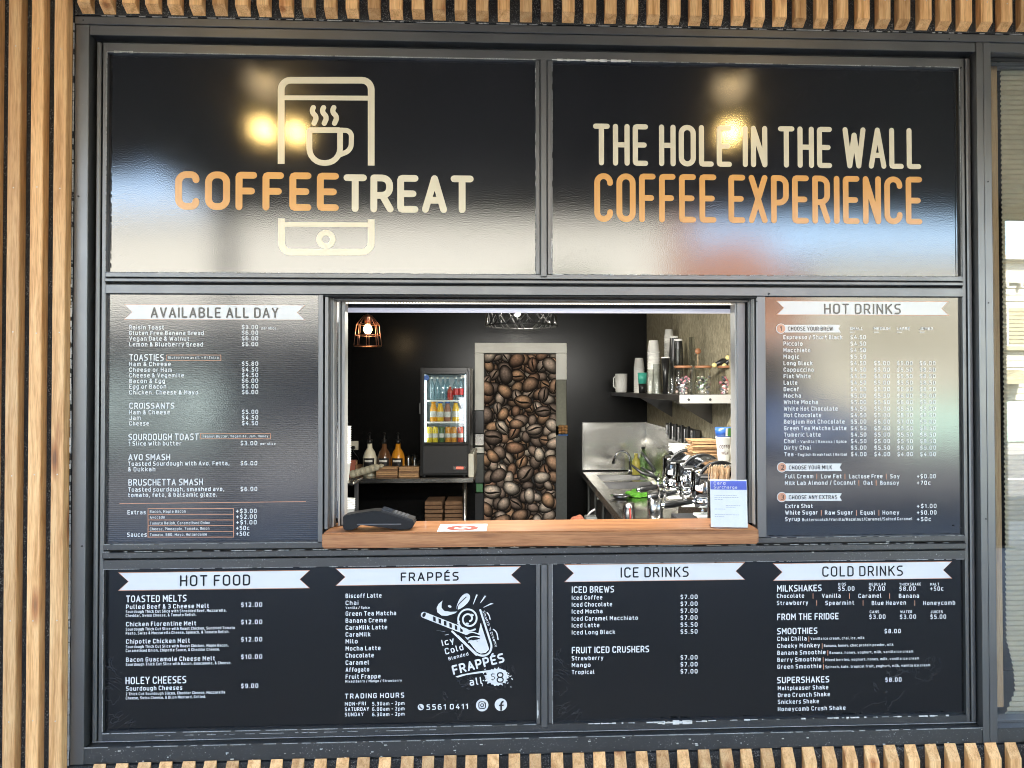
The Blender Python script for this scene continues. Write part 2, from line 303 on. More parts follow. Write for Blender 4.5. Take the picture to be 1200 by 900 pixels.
# ---------------------------------------------------------------- stroke lettering (monoline capitals)
def R(*p): return p
W5 = .5
GL = {
'A': (.56, [[(0, 0), (.28, 1)], [(.28, 1), (.56, 0)], [(.10, .30), (.46, .30)]]),
'B': (.5, [[(0, .52), (0, 1), (.46, 1, 1), (.46, .53, 1), (0, .53)], [(.04, .5), (.5, .5, 1), (.5, 0, 1), (0, 0), (0, .53)]]),
'C': (.5, [[(.5, .84), (.5, 1, 1), (0, 1, 1), (0, 0, 1), (.5, 0, 1), (.5, .16)]]),
'D': (.5, [[(0, .5), (0, 1), (.5, 1, 1), (.5, 0, 1), (0, 0), (0, .5)]]),
'E': (.44, [[(.44, 1), (0, 1), (0, 0), (.44, 0)], [(0, .5), (.38, .5)]]),
'F': (.42, [[(.42, 1), (0, 1), (0, 0)], [(0, .5), (.36, .5)]]),
'G': (.5, [[(.5, .86), (.5, 1, 1), (0, 1, 1), (0, 0, 1), (.5, 0, 1), (.5, .45), (.28, .45)]]),
'H': (.5, [[(0, 0), (0, 1)], [(.5, 0), (.5, 1)], [(0, .5), (.5, .5)]]),
'I': (.0, [[(0, 0), (0, 1)]]),
'J': (.42, [[(.42, 1), (.42, 0, 1), (0, 0, 1), (0, .2)]]),
'K': (.5, [[(0, 0), (0, 1)], [(.5, 1), (.02, .46)], [(.17, .60), (.52, 0)]]),
'L': (.42, [[(0, 1), (0, 0), (.42, 0)]]),
'M': (.64, [[(0, 0), (0, 1)], [(0, 1), (.32, .38)], [(.32, .38), (.64, 1)], [(.64, 1), (.64, 0)]]),
'N': (.5, [[(0, 0), (0, 1)], [(0, 1), (.5, 0)], [(.5, 0), (.5, 1)]]),
'O': (.52, [[(.26, 1), (.52, 1, 1), (.52, 0, 1), (0, 0, 1), (0, 1, 1), (.26, 1)]]),
'P': (.48, [[(0, 0), (0, 1)], [(0, 1), (.48, 1, 1), (.48, .42, 1), (0, .42)]]),
'Q': (.52, [[(.26, 1), (.52, 1, 1), (.52, 0, 1), (0, 0, 1), (0, 1, 1), (.26, 1)], [(.34, .2), (.56, -.04)]]),
'R': (.5, [[(0, 0), (0, 1)], [(0, 1), (.48, 1, 1), (.48, .44, 1), (0, .44)], [(.26, .44), (.5, 0)]]),
'S': (.48, [[(.46, 1), (0, 1, 1), (0, .52, 1), (.48, .48, 1), (.48, 0, 1), (.02, 0)]]),
'T': (.5, [[(0, 1), (.5, 1)], [(.25, 1), (.25, 0)]]),
'U': (.5, [[(0, 1), (0, 0, 1), (.5, 0, 1), (.5, 1)]]),
'V': (.54, [[(0, 1), (.27, 0)], [(.27, 0), (.54, 1)]]),
'W': (.8, [[(0, 1), (.2, 0)], [(.2, 0), (.4, .85)], [(.4, .85), (.6, 0)], [(.6, 0), (.8, 1)]]),
'X': (.52, [[(0, 1), (.52, 0)], [(.52, 1), (0, 0)]]),
'Y': (.52, [[(0, 1), (.26, .45)], [(.52, 1), (.26, .45)], [(.26, .45), (.26, 0)]]),
'Z': (.48, [[(0, 1), (.48, 1), (0, 0), (.48, 0)]]),
'É': (.44, [[(.44, 1), (0, 1), (0, 0), (.44, 0)], [(0, .5), (.38, .5)], [(.16, 1.16), (.30, 1.30)]]),
'8': (.46, [[(.23, .52), (.02, .54, 1), (.02, 1, 1), (.44, 1, 1), (.44, .54, 1), (.23, .52)], [(.23, .5), (.46, .5, 1), (.46, 0, 1), (0, 0, 1), (0, .5, 1), (.23, .5)]]),
'$': (.44, [[(.42, .94), (0, .94, 1), (0, .52, 1), (.44, .48, 1), (.44, .06, 1), (.02, .06)], [(.22, 1.12), (.22, 1.0)], [(.22, 0), (.22, -.12)]]),
'1': (.2, [[(0, .8), (.2, 1), (.2, 0)]]),
'2': (.44, [[(.02, 1), (.44, 1, 1), (.44, .6, 1), (0, 0), (.44, 0)]]),
'3': (.44, [[(.02, 1), (.42, 1, 1), (.42, .52, 1), (.14, .52)], [(.14, .5), (.44, .5, 1), (.44, 0, 1), (.0, 0)]]),
'-': (.26, [[(0, .45), (.26, .45)]]),
'0': (.46, [[(.23, 1), (.46, 1, 1), (.46, 0, 1), (0, 0, 1), (0, 1, 1), (.23, 1)]]),
'4': (.48, [[(.30, 1), (0, .28), (.48, .28)], [(.36, .55), (.36, 0)]]),
'5': (.44, [[(.40, 1), (.03, 1), (.03, .56), (.44, .56, 1), (.44, 0, 1), (0, 0)]]),
'6': (.46, [[(.38, 1), (0, 1, 1), (0, 0, 1), (.46, 0, 1), (.46, .55, 1), (.02, .55)]]),
'7': (.42, [[(0, 1), (.42, 1), (.12, 0)]]),
'9': (.46, [[(.08, 0), (.46, 0, 1), (.46, 1, 1), (0, 1, 1), (0, .45, 1), (.44, .45)]]),
'a': (.44, [[(.05, .72), (.44, .72, 1), (.44, 0)], [(.44, .42), (0, .42, 1), (0, 0, 1), (.42, 0)]]),
'b': (.46, [[(0, 1), (0, 0), (.46, 0, 1), (.46, .72, 1), (0, .72)]]),
'c': (.40, [[(.40, .72), (0, .72, 1), (0, 0, 1), (.40, 0)]]),
'd': (.46, [[(.46, 1), (.46, 0), (0, 0, 1), (0, .72, 1), (.46, .72)]]),
'e': (.46, [[(.03, .37), (.46, .37), (.46, .72, 1), (0, .72, 1), (0, 0, 1), (.42, 0)]]),
'f': (.32, [[(.32, 1), (.1, 1, 1), (.1, 0)], [(0, .66), (.3, .66)]]),
'g': (.46, [[(.44, .04), (0, .04, 1), (0, .72, 1), (.46, .72), (.46, -.25, 1), (.04, -.25)]]),
'h': (.46, [[(0, 0), (0, 1)], [(0, .72), (.46, .72, 1), (.46, 0)]]),
'i': (.0, [[(0, 0), (0, .70)], [(0, .97), (0, 1.0)]]),
'j': (.14, [[(.14, .70), (.14, -.25, 1), (0, -.25)], [(.14, .97), (.14, 1.0)]]),
'k': (.44, [[(0, 0), (0, 1)], [(.42, .72), (.03, .34)], [(.16, .46), (.44, 0)]]),
'l': (.12, [[(0, 1), (0, 0, 1), (.12, 0)]]),
'm': (.74, [[(0, 0), (0, .72), (.37, .72, 1), (.37, 0)], [(.37, .72), (.74, .72, 1), (.74, 0)]]),
'n': (.46, [[(0, 0), (0, .72), (.46, .72, 1), (.46, 0)]]),
'o': (.46, [[(.23, .72), (.46, .72, 1), (.46, 0, 1), (0, 0, 1), (0, .72, 1), (.23, .72)]]),
'p': (.46, [[(0, -.25), (0, .72), (.46, .72, 1), (.46, 0, 1), (0, 0)]]),
'q': (.46, [[(.46, -.25), (.46, .72), (0, .72, 1), (0, 0, 1), (.46, 0)]]),
'r': (.28, [[(0, 0), (0, .72), (.28, .72)]]),
's': (.42, [[(.41, .72), (0, .72, 1), (0, .37, 1), (.42, .37, 1), (.42, 0, 1), (0, 0)]]),
't': (.32, [[(.1, .95), (.1, 0, 1), (.32, 0)], [(0, .68), (.3, .68)]]),
'u': (.46, [[(0, .72), (0, 0, 1), (.46, 0)], [(.46, .72), (.46, 0)]]),
'v': (.46, [[(0, .72), (.23, 0)], [(.23, 0), (.46, .72)]]),
'w': (.70, [[(0, .72), (.18, 0)], [(.18, 0), (.35, .62)], [(.35, .62), (.52, 0)], [(.52, 0), (.70, .72)]]),
'x': (.44, [[(0, .72), (.44, 0)], [(.44, .72), (0, 0)]]),
'y': (.46, [[(0, .72), (.24, 0)], [(.46, .72), (.16, -.25)]]),
'z': (.42, [[(0, .72), (.42, .72), (0, 0), (.42, 0)]]),
'.': (.0, [[(0, 0), (0, .03)]]), ',': (.04, [[(.04, .05), (0, -.14)]]), "'": (.0, [[(0, 1), (0, .8)]]), '|': (.0, [[(0, 1.05), (0, -.15)]]),
'+': (.44, [[(0, .45), (.44, .45)], [(.22, .14), (.22, .76)]]), '/': (.30, [[(0, -.08), (.30, 1.05)]]),
'&': (.52, [[(.52, 0), (.06, .70), (.06, 1, 1), (.36, 1, 1), (.36, .64, 1), (0, .36, 1), (0, 0, 1), (.42, 0, 1), (.50, .40)]]),
}
def rounded(pts, rad, small):
    out = [Vector(pts[0][:2])]
    for i in range(1, len(pts)-1):
        p = Vector(pts[i][:2]); a = Vector(pts[i-1][:2])-p; b = Vector(pts[i+1][:2])-p
        la, lb = a.length, b.length
        r = rad if len(pts[i]) > 2 else small
        d = min(r, la*(1 if i == 1 else .5), lb*(1 if i == len(pts)-2 else .5))
        if d < 1e-6: out.append(p); continue
        s_, e_ = p+a*(d/la), p+b*(d/lb); n = 6 if len(pts[i]) > 2 else 2
        k = .45
        for j in range(n+1):
            t = j/n; c1 = s_.lerp(p, .55); c2 = e_.lerp(p, .55)
            q = s_*(1-t)**3+c1*3*t*(1-t)**2+c2*3*t*t*(1-t)+e_*t**3
            if (q-out[-1]).length > 1e-6: out.append(q)
    q = Vector(pts[-1][:2])
    if (q-out[-1]).length > 1e-6: out.append(q)
    return out
def ribbon(mb, pts, h, y, caps=True, closed=False):
    """flat stroke of half width h along pts (x,z), facing -Y"""
    n = len(pts); Lft, Rgt = [], []
    for i in range(n):
        if closed or 0 < i < n-1:
            t1 = (pts[i]-pts[i-1]).normalized(); t2 = (pts[(i+1) % n]-pts[i]).normalized()
        elif i == 0: t1 = t2 = (pts[1]-pts[0]).normalized()
        else: t1 = t2 = (pts[-1]-pts[-2]).normalized()
        m = (t1+t2); m = m.normalized() if m.length > 1e-6 else t1
        nn = Vector((-m.y, m.x)); k = h/max(.45, nn.dot(Vector((-t1.y, t1.x))))
        Lft.append(pts[i]+nn*k); Rgt.append(pts[i]-nn*k)
    ys = [y-.0001*i/n for i in range(n)]
    v = [(p.x, ys[i], p.y) for i, p in enumerate(Lft)]+[(p.x, ys[i], p.y) for i, p in enumerate(Rgt)]
    f = [(i, (i+1) % n, (i+1) % n+n, i+n) for i in range(n if closed else n-1)]
    mb.add(v, f)
    if caps and not closed:
        for p, t, yc in ((pts[0], (pts[0]-pts[1]).normalized(), ys[0]), (pts[-1], (pts[-1]-pts[-2]).normalized(), ys[-1])):
            a0 = math.atan2(t.y, t.x)
            mb.sheet([(p.x+h*math.cos(a0+(k/6-.5)*PI), p.y+h*math.sin(a0+(k/6-.5)*PI)) for k in range(7)], yc)
def stroke_text(mb, s, x0, x1, zb, zt, sw, y, gap=.34, rad=.24):
    """monoline text filling x0..x1, zb..zt with stroke width sw"""
    H = zt-zb; h = sw/2; adv = []; cur = 0
    for ch in s:
        if ch == ' ': cur += .34; continue
        g = GL[ch]; adv.append((ch, cur)); cur += g[0]+gap
    tot = cur-gap
    kx = (x1-x0-sw)/tot; kz = H-sw
    j = 0
    for ch, c in adv:
        for st in GL[ch][1]:
            pts = [((x0+h+(c+p[0])*kx), (zb+h+p[1]*kz))+tuple(p[2:]) for p in st]
            clo = len(pts) > 3 and (Vector(pts[0][:2])-Vector(pts[-1][:2])).length < 1e-6
            rp = rounded(pts, min(rad*kz, .27*kx), .3*sw)
            if clo: rp = rp[:-1]
            ribbon(mb, rp, h, y-.00013*(j % 4), closed=clo); j += 1
# small print: the same strokes, heavier and wider set
def text_width(t, gap): 
    cur = 0
    for ch in t: cur += .36 if ch == ' ' else GL[ch][0]+gap
    return cur-gap
def print_text(mb, t, x0, x1, zb, cap, y, bold=.035, M3=None):
    sw = cap*(.175 if bold >= .03 else .15); n = len(mb.v)
    gap = .44
    if not x1: x1 = x0+sw+text_width(t, gap)*(cap-sw)
    stroke_text(mb, t, x0, x1, zb, zb+cap, sw, y, gap, .2)
    if M3:
        for i in range(n, len(mb.v)): mb.v[i] = tuple(M3 @ Vector(mb.v[i]))
PENDING = []      # (builder, name, material, parent, label) built after the text queue is flushed
def later(mb, name, m, parent, label=None): PENDING.append((mb, name, m, parent, label)); return mb

# ================================================================ THE SHOPFRONT
YO, YI, YG = -.060, -.018, 0.0        # outer frame face, inner frame face, face of the panels
SLAT_F, SLAT_B = -.105, -.066         # batten front and back
SOFFIT = 3.42

# --- lining behind the battens (three strips round the frame)
FX0, FX1 = X(85, YO, 450), X(101.2, YO, 450)            # left outer strip
PX0, PX1 = X(1148, YO, 450), X(1165, YO, 450)           # post between the two windows
ZT1 = (at(110, 19.5, YO).z+at(1120, 40, YO).z)/2; ZT2 = (at(110, 29, YO).z+at(1120, 48.5, YO).z)/2; ZT3 = (at(110, 40, YO).z+at(1120, 60, YO).z)/2
ZB1 = (at(110, 877.5, YO).z+at(1130, 854, YO).z+at(640, 863, YO).z)/3; ZB2 = (at(110, 895, YO).z+at(1130, 873, YO).z)/2
XR = 4.6                                                 # the facade runs on to the right of the photograph
XL = -4.2
cl = thing('batten_cladding', 'vertical pine battens on black lining, left of the black window frame', 'batten wall', (XL, 0, 0))
MB().box(0, FX0-.004-XL, -.064, .1, 0, SOFFIT).build('lining', M['felt'], cl)
def slat_mesh(wd, h, z0f, z0b, z1f, z1b, c=.0025):
    """one batten: front at y=0, back at y=.039, its ends splayed"""
    d = SLAT_B-SLAT_F; c2 = .35*c
    pr = [(c, 0), (wd-c, 0), (wd, c), (wd, d), (0, d), (0, c)]
    v = []
    for (x, y) in pr: t = y/d; v.append((x, y, z0f+(z0b-z0f)*t))
    for (x, y) in pr: t = y/d; v.append((x, y, z1f+(z1b-z1f)*t))
    n = 6; f = [tuple(range(n)), tuple(range(2*n-1, n-1, -1))]+[(i, i+n, (i+1) % n+n, (i+1) % n) for i in range(n)]
    me = bpy.data.meshes.new('batten'); me.from_pydata(v, [], f); me.materials.append(M['pine']); me.update()
    bm = bmesh.new(); bm.from_mesh(me); bmesh.ops.recalc_face_normals(bm, faces=bm.faces[:]); bm.to_mesh(me); bm.free()
    return me
SW = .0465
lm = slat_mesh(.0465, 3.4, 0.01, 0.01, SOFFIT-.003, SOFFIT-.003)
lp = (X(60.2, SLAT_F, 450)-X(6, SLAT_F, 450))/2
screws = MB()
for i in range(-16, 3):
    o = bpy.data.objects.new('batten', lm); C.objects.link(o); o.parent = cl
    xx = X(6, SLAT_F, 450)+lp*i
    if xx < XL: bpy.data.objects.remove(o); continue
    o.location = (xx-XL, SLAT_F, 0)
    if i < 0 or True:
        for zz in (.35, .72, 1.27, 1.81, 2.36, 2.9):
            screws.lathe([(.0028, 0), (.0028, .0014), (.001, .0006)], (xx+.026-XL+random.uniform(-.002, .002), SLAT_F-.0006, zz+random.uniform(-.006, .006)), 6, False, 'y')
M['screw'] = mat('screw_head', (.55, .5, .42), .4, .8)
screws.build('screws', M['screw'], cl, 'stuff')
# head and sill battens
hd = thing('batten_bulkhead', 'short pine battens on black lining, above the black window frame', 'batten wall', (FX0, 0, 0))
MB().box(0, XR-FX0, -.064, .1, ZT1+.004, SOFFIT).build('lining', M['felt'], hd)
z0b = (at(110, 15.5, SLAT_B).z+at(1110, 36.5, SLAT_B).z)/2; z0f = (at(110, 5, SLAT_F).z+at(1110, 21, SLAT_F).z)/2
p0, p1 = X(304.5, SLAT_B, 30), X(1190.6, SLAT_B, 36); pt = (p1-p0)/36
hmeshes = [slat_mesh(SW*random.uniform(.96, 1.04), 0, z0f+random.uniform(-.006, .006), z0b+random.uniform(-.003, .003), SOFFIT-.003, SOFFIT-.003) for _ in range(7)]
hs = MB()
for i in range(-8, 37+28):
    xx = p0+pt*i+random.uniform(-.0022, .0022)
    if xx > XR-.06: break
    o = bpy.data.objects.new('batten', random.choice(hmeshes)); C.objects.link(o); o.parent = hd; o.location = (xx-FX0, SLAT_F, 0)
    hs.lathe([(.0028, 0), (.0028, .0014), (.001, .0006)], (xx+.025-FX0, SLAT_F-.0006, z0f+.075+random.uniform(-.006, .006)), 6, False, 'y')
hs.build('screws', M['screw'], hd, 'stuff')
sk_ = thing('batten_plinth', 'pine battens with splayed tops on black lining, below the menu boards', 'batten wall', (FX0, 0, 0))
MB().box(0, XR-FX0, -.064, .1, 0, ZB2-.004).build('lining', M['felt'], sk_)
z1b = (at(110, 893, SLAT_B).z+at(1110, 873.5, SLAT_B).z)/2; z1f = z1b-.052
q0, q1 = X(162.3, SLAT_B, 890), X(1177.5, SLAT_B, 873); pt2 = (q1-q0)/41
smeshes = [slat_mesh(SW*random.uniform(.96, 1.04), 0, .01, .01, z1f+random.uniform(-.005, .005), z1b+random.uniform(-.004, .002)) for _ in range(7)]
for i in range(-2, 100):
    xx = q0+pt2*i+random.uniform(-.0022, .0022)
    if xx > XR-.06: break
    o = bpy.data.objects.new('batten', random.choice(smeshes)); C.objects.link(o); o.parent = sk_; o.location = (xx-FX0, SLAT_F, 0)

# --- frames
fr = thing('window_frame', 'charcoal metal frame holding all six black menu and sign panels', 'window frame', (FX0, 0, 0))
def bar(name, x0, x1, z0, z1, yf, yb=.05, m='alu', par=None, b=.0018):
    par = par or fr; o0 = par.location
    return MB().box(x0-o0.x, x1-o0.x, yf-o0.y, yb-o0.y, z0-o0.z, z1-o0.z, b).build(name, M[m], par)
bar('jamb', FX0, FX1, ZB2, ZT2-.0005, YO)
bar('head', FX0, XR, ZT2, ZT1, YO-.003)
bar('lower_head', FX1+.0005, PX0-.0005, ZT3, ZT2-.0005, YO+.004)
bar('bottom_rail', FX1+.0005, PX0-.0005, ZB2, ZB1, YO+.002, m='alu_worn')
mid = X(1156, YO, 450)
bar('post', PX0, mid-.0008, ZB2, ZT2-.0005, YO-.001); bar('post', mid+.0008, PX1, ZB2, ZT2-.0005, YO-.001)
MB().box(mid-.0010-fr.location.x, mid+.001-fr.location.x, YO+.006, .04, ZB2, ZT2-.001).build('gasket', M['gasket'], fr)
bar('lower_head', PX1+.0005, XR, (ZT3+.0), ZT2-.0005, YO+.004); bar('bottom_rail', PX1+.0005, XR, ZB2, ZB1-.004, YO+.002, m='alu_worn')
# recess ring between outer and inner frame
IX0, IX1 = X(111.5, YI, 450), X(1139.5, YI, 450)
IZT = (at(140, 50, YI).z+at(1120, 69, YI).z)/2; IZB = (at(140, 868.5, YI).z+at(1120, 846, YI).z)/2
MB().box(FX1-FX0, IX0-FX0, .0, .05, ZB1, ZT3).build('recess', M['recess'], fr)
MB().box(IX1-FX0, PX0-FX0, .0, .05, ZB1, ZT3).build('recess', M['recess'], fr)
MB().box(IX0-FX0, IX1-FX0, .0, .05, IZT, ZT3).build('recess', M['recess'], fr)
MB().box(IX0-FX0, IX1-FX0, -.012, .05, ZB1, IZB).build('sill_channel', M['alu_worn'], fr)
# inner frame: sub-jambs with a rounded bead, then the flat frame
gl0, gr1 = X(125.5, YG, 450), X(1126.3, YG, 450)
def two_bar(x0, x1, z0, z1):     # vertical pair with a groove
    xm = x0+(x1-x0)*.42
    bar('inner_jamb', x0, xm-.002, z0, z1, YI-.006, b=.003); bar('inner_jamb', xm+.0012, x1, z0, z1, YI)
bar('inner_jamb', IX0, IX0+.017, IZB, IZT, YI-.008, b=.004); bar('inner_jamb', IX0+.021, gl0+.001, IZB, IZT, YI)
bar('inner_jamb', gr1-.001, IX1-.023, IZB, IZT, YI); bar('inner_jamb', IX1-.019, IX1, IZB, IZT, YI-.008, b=.004)
def zz(y1_, x1_, y2_, x2_, Y): return (at(x1_, y1_, Y).z+at(x2_, y2_, Y).z)/2
gx = {'a': -1.5928, 'b': .0939, 'c': .1610, 'd': 1.8507, 'e': -.7695, 'g': 1.0301}
gz = {'t0': 2.9225, 't1': 2.0550, 'm0': 1.9704, 'm1': .9904, 'l0': .8938, 'l1': .2578}
H1 = gl0; H2 = gr1
bar('top_rail', H1, H2, gz['t0'], IZT-.0005, YI-.002, m='alu')
bar('bottom_bead', H1, H2, IZB+.0005, gz['l1'], YI-.002, m='alu_worn')
# transom between top signs and the hatch row
bar('transom', H1, H2, gz['t1']-.019, gz['t1'], YI-.002); bar('transom', H1, H2, gz['t1']-.040, gz['t1']-.0225, YI-.010, b=.004); bar('transom', H1, H2, gz['m0']+.001, gz['t1']-.0475, YI-.002)
MB().box(H1-FX0, H2-FX0, -.004, .05, gz['m0']+.01, gz['t1']-.002).build('groove', M['recess'], fr)
# lower transom
bar('transom', H1, H2, gz['m1']-.023, gz['m1']-.0, YI-.002, m='alu_worn'); bar('transom', H1, H2, gz['m1']-.055, gz['m1']-.028, YI-.012, m='alu_worn', b=.004); bar('transom', H1, H2, gz['l0'], gz['m1']-.060, YI-.003, m='alu_worn')
MB().box(H1-FX0, H2-FX0, -.004, .05, gz['l0']+.01, gz['m1']-.002).build('groove', M['recess'], fr)
# mullions of the top and bottom rows
for (za, zb) in ((gz['t1']+.0005, gz['t0']-.0005), (gz['l1']+.0005, gz['l0']-.0005)):
    a, b = gx['b'], gx['c']
    bar('mullion', a, a+.017, za, zb, YI); bar('mullion', a+.0195, b-.0225, za-.012, zb+.003, YI-.010, b=.003); bar('mullion', b-.020, b, za, zb, YI)
    MB().box(a+.01-FX0, b-.01-FX0, -.012, .04, za, zb).build('groove', M['gasket'], fr)
# mullions each side of the hatch
OXL, OXR = X(379.5, YI, 450), X(886, YI, 450)
bar('mullion', gx['e'], OXL-.003, gz['m1']+.0005, gz['m0']+.0005, YI); bar('mullion', OXR+.002, gx['g'], gz['m1']+.0005, gz['m0']+.0005, YI)
# sealant smears, bead lines round the panels, and a painted highlight along the bottom
def smear(x0, x1, z, th, side=-1, dens=1.0, m='sealant', y=YI-.0035):
    """ragged bead of old sealant or grime, or a painted highlight line, along a horizontal edge"""
    mb = MB(); x = x0; o = fr.location
    while x < x1:
        l = random.uniform(.004, .03); t = th*(random.uniform(.65, 1.0) if m == 'dust_glint' else random.uniform(.25, 1.0))
        if random.random() < dens: mb.box(x-o.x, min(x+l, x1)-o.x, y, y+.004, z-t*.5, z+t*.5, .0006)
        x += l*random.uniform(.7, 1.1)
    if mb.v: mb.build('sealant', M[m], fr, 'stuff')
def smear_v(x, z0, z1, th, dens=.7, m='sealant', y=YI-.0035):
    mb = MB(); z = z0; o = fr.location
    while z < z1:
        l = random.uniform(.004, .03); t = th*(random.uniform(.65, 1.0) if m == 'dust_glint' else random.uniform(.3, 1.0))
        if random.random() < dens: mb.box(x-t*.5-o.x, x+t*.5-o.x, y, y+.004, z, min(z+l, z1), .0006)
        z += l*random.uniform(.8, 1.2)
    if mb.v: mb.build('sealant', M[m], fr, 'stuff')
smear(gx['c']+.0, gx['c']+.32, gz['t0']+.002, .012, m='sealant', dens=1)
smear(gx['c']+.3, gx['d'], gz['t0']+.001, .004, m='dust_glint', dens=.8)
smear(gx['a'], gx['b'], gz['t0']+.001, .005, m='dust_glint', dens=.95); smear(gx['a'], gx['a']+.10, gz['t0']+.002, .009)
smear(gx['a'], gx['b'], gz['t1']+.0, .003, m='dust_glint', dens=.7); smear(gx['a']+.2, gx['a']+.28, gz['t1'], .006)
smear(gx['c'], gx['d'], gz['t1']+.0, .004, m='dust_glint', dens=.6); smear(gx['c'], gx['c']+.4, gz['t1'], .005, dens=.4)
smear(gx['c']+.13, gx['c']+.62, gz['l1']-.002, .006, dens=.75); smear(gx['c']+.42, gx['c']+.56, gz['l1']-.004, .02); smear(gx['c']+.6, gx['d'], gz['l1'], .006, dens=.4)
smear(gx['a'], gx['b'], gz['l1'], .004, m='dust_glint', dens=.9); smear(gx['a']+.2, gx['a']+1.3, gz['l1']-.012, .003, m='dust_glint', dens=.6)
smear(gx['a'], gx['d'], gz['l0'], .003, m='dust_glint', dens=.75); smear(gx['a'], gx['d'], gz['m1']-.027, .0035, m='dust_glint', dens=.5, y=YI-.014)
smear(gx['a'], gx['e'], gz['m1'], .003, m='dust_glint', dens=.8); smear(gx['g'], gx['d'], gz['m1'], .003, m='dust_glint', dens=.8)
smear_v(gx['b'], gz['t1'], gz['t0'], .004, .5, 'dust_glint'); smear_v(gx['b']+.032, 2.3, 2.8, .004, .55); smear_v(gx['c'], gz['t1'], gz['t0'], .0025, .9, 'dust_glint'); smear_v(gx['c']-.002, 2.12, 2.2, .006, .9)
smear_v(gx['b']+.006, gz['l1'], gz['l1']+.1, .007, .8); smear_v(gx['c']-.002, gz['l1'], gz['l0'], .003, .9, 'dust_glint'); smear_v(gx['d'], gz['t1'], gz['t0'], .003, .9, 'dust_glint')
smear_v(gx['a'], gz['t1'], gz['t0'], .003, .9, 'dust_glint'); smear_v(gx['a'], gz['l1'], gz['l0'], .003, .9, 'dust_glint')
smear_v(FX0-.003, .9, ZT1, .006, .75, 'dust_glint', y=-.066); smear_v(FX0-.003, ZB2, .9, .008, 1, 'dust_glint', y=-.066); smear_v(FX0-.004, 1.2, 2.0, .006, .4, 'sealant', y=-.068)
smear(FX0, XR, ZT1+.002, .004, m='dust_glint', dens=.6, y=-.066)
smear(FX1, PX0, ZB1, .004, m='dust_glint', dens=.7, y=YO-.001); smear(IX0, IX1, IZB-.002, .003, m='dust_glint', dens=1, y=YI-.003); smear(IX0, IX1, IZB-.016, .003, m='dust_glint', dens=.85, y=-.0135)  # inner edge lines paint in a bright highlight along the frame bottom
sc = MB()
for _ in range(260):
    x = random.uniform(FX1, PX0); z = random.choice([random.uniform(ZB2, ZB1)]*3+[random.uniform(gz['m1']-.08, gz['m1'])]); yy = YO+.001 if z < .26 else YI-.0045
    r = random.choice([.0006, .0008, .001, .0015, .003]); sc.box(x-FX0, x-FX0+r*random.uniform(1, 4), yy-.0012, yy+.002, z, z+r)
sc.build('paint_chips', M['sealant'], fr, 'stuff')
fs = MB()
for px, py in ((1157.5, 213), (1155, 608), (1131, 620), (1158, 355), (1132, 75), (890, 352), (905, 343), (96, 640), (92, 230), (1112, 46), (98, 24), (640, 655)):
    q = at(px, py, YO); fs.lathe([(.0032, -.0022), (.0032, .003)], (q.x-FX0, YO-.001 if px not in (890, 905, 640, 1131, 1132) else YI-.006, q.z), 10, False, 'y')
fs.build('screws', M['gasket'], fr, 'stuff')

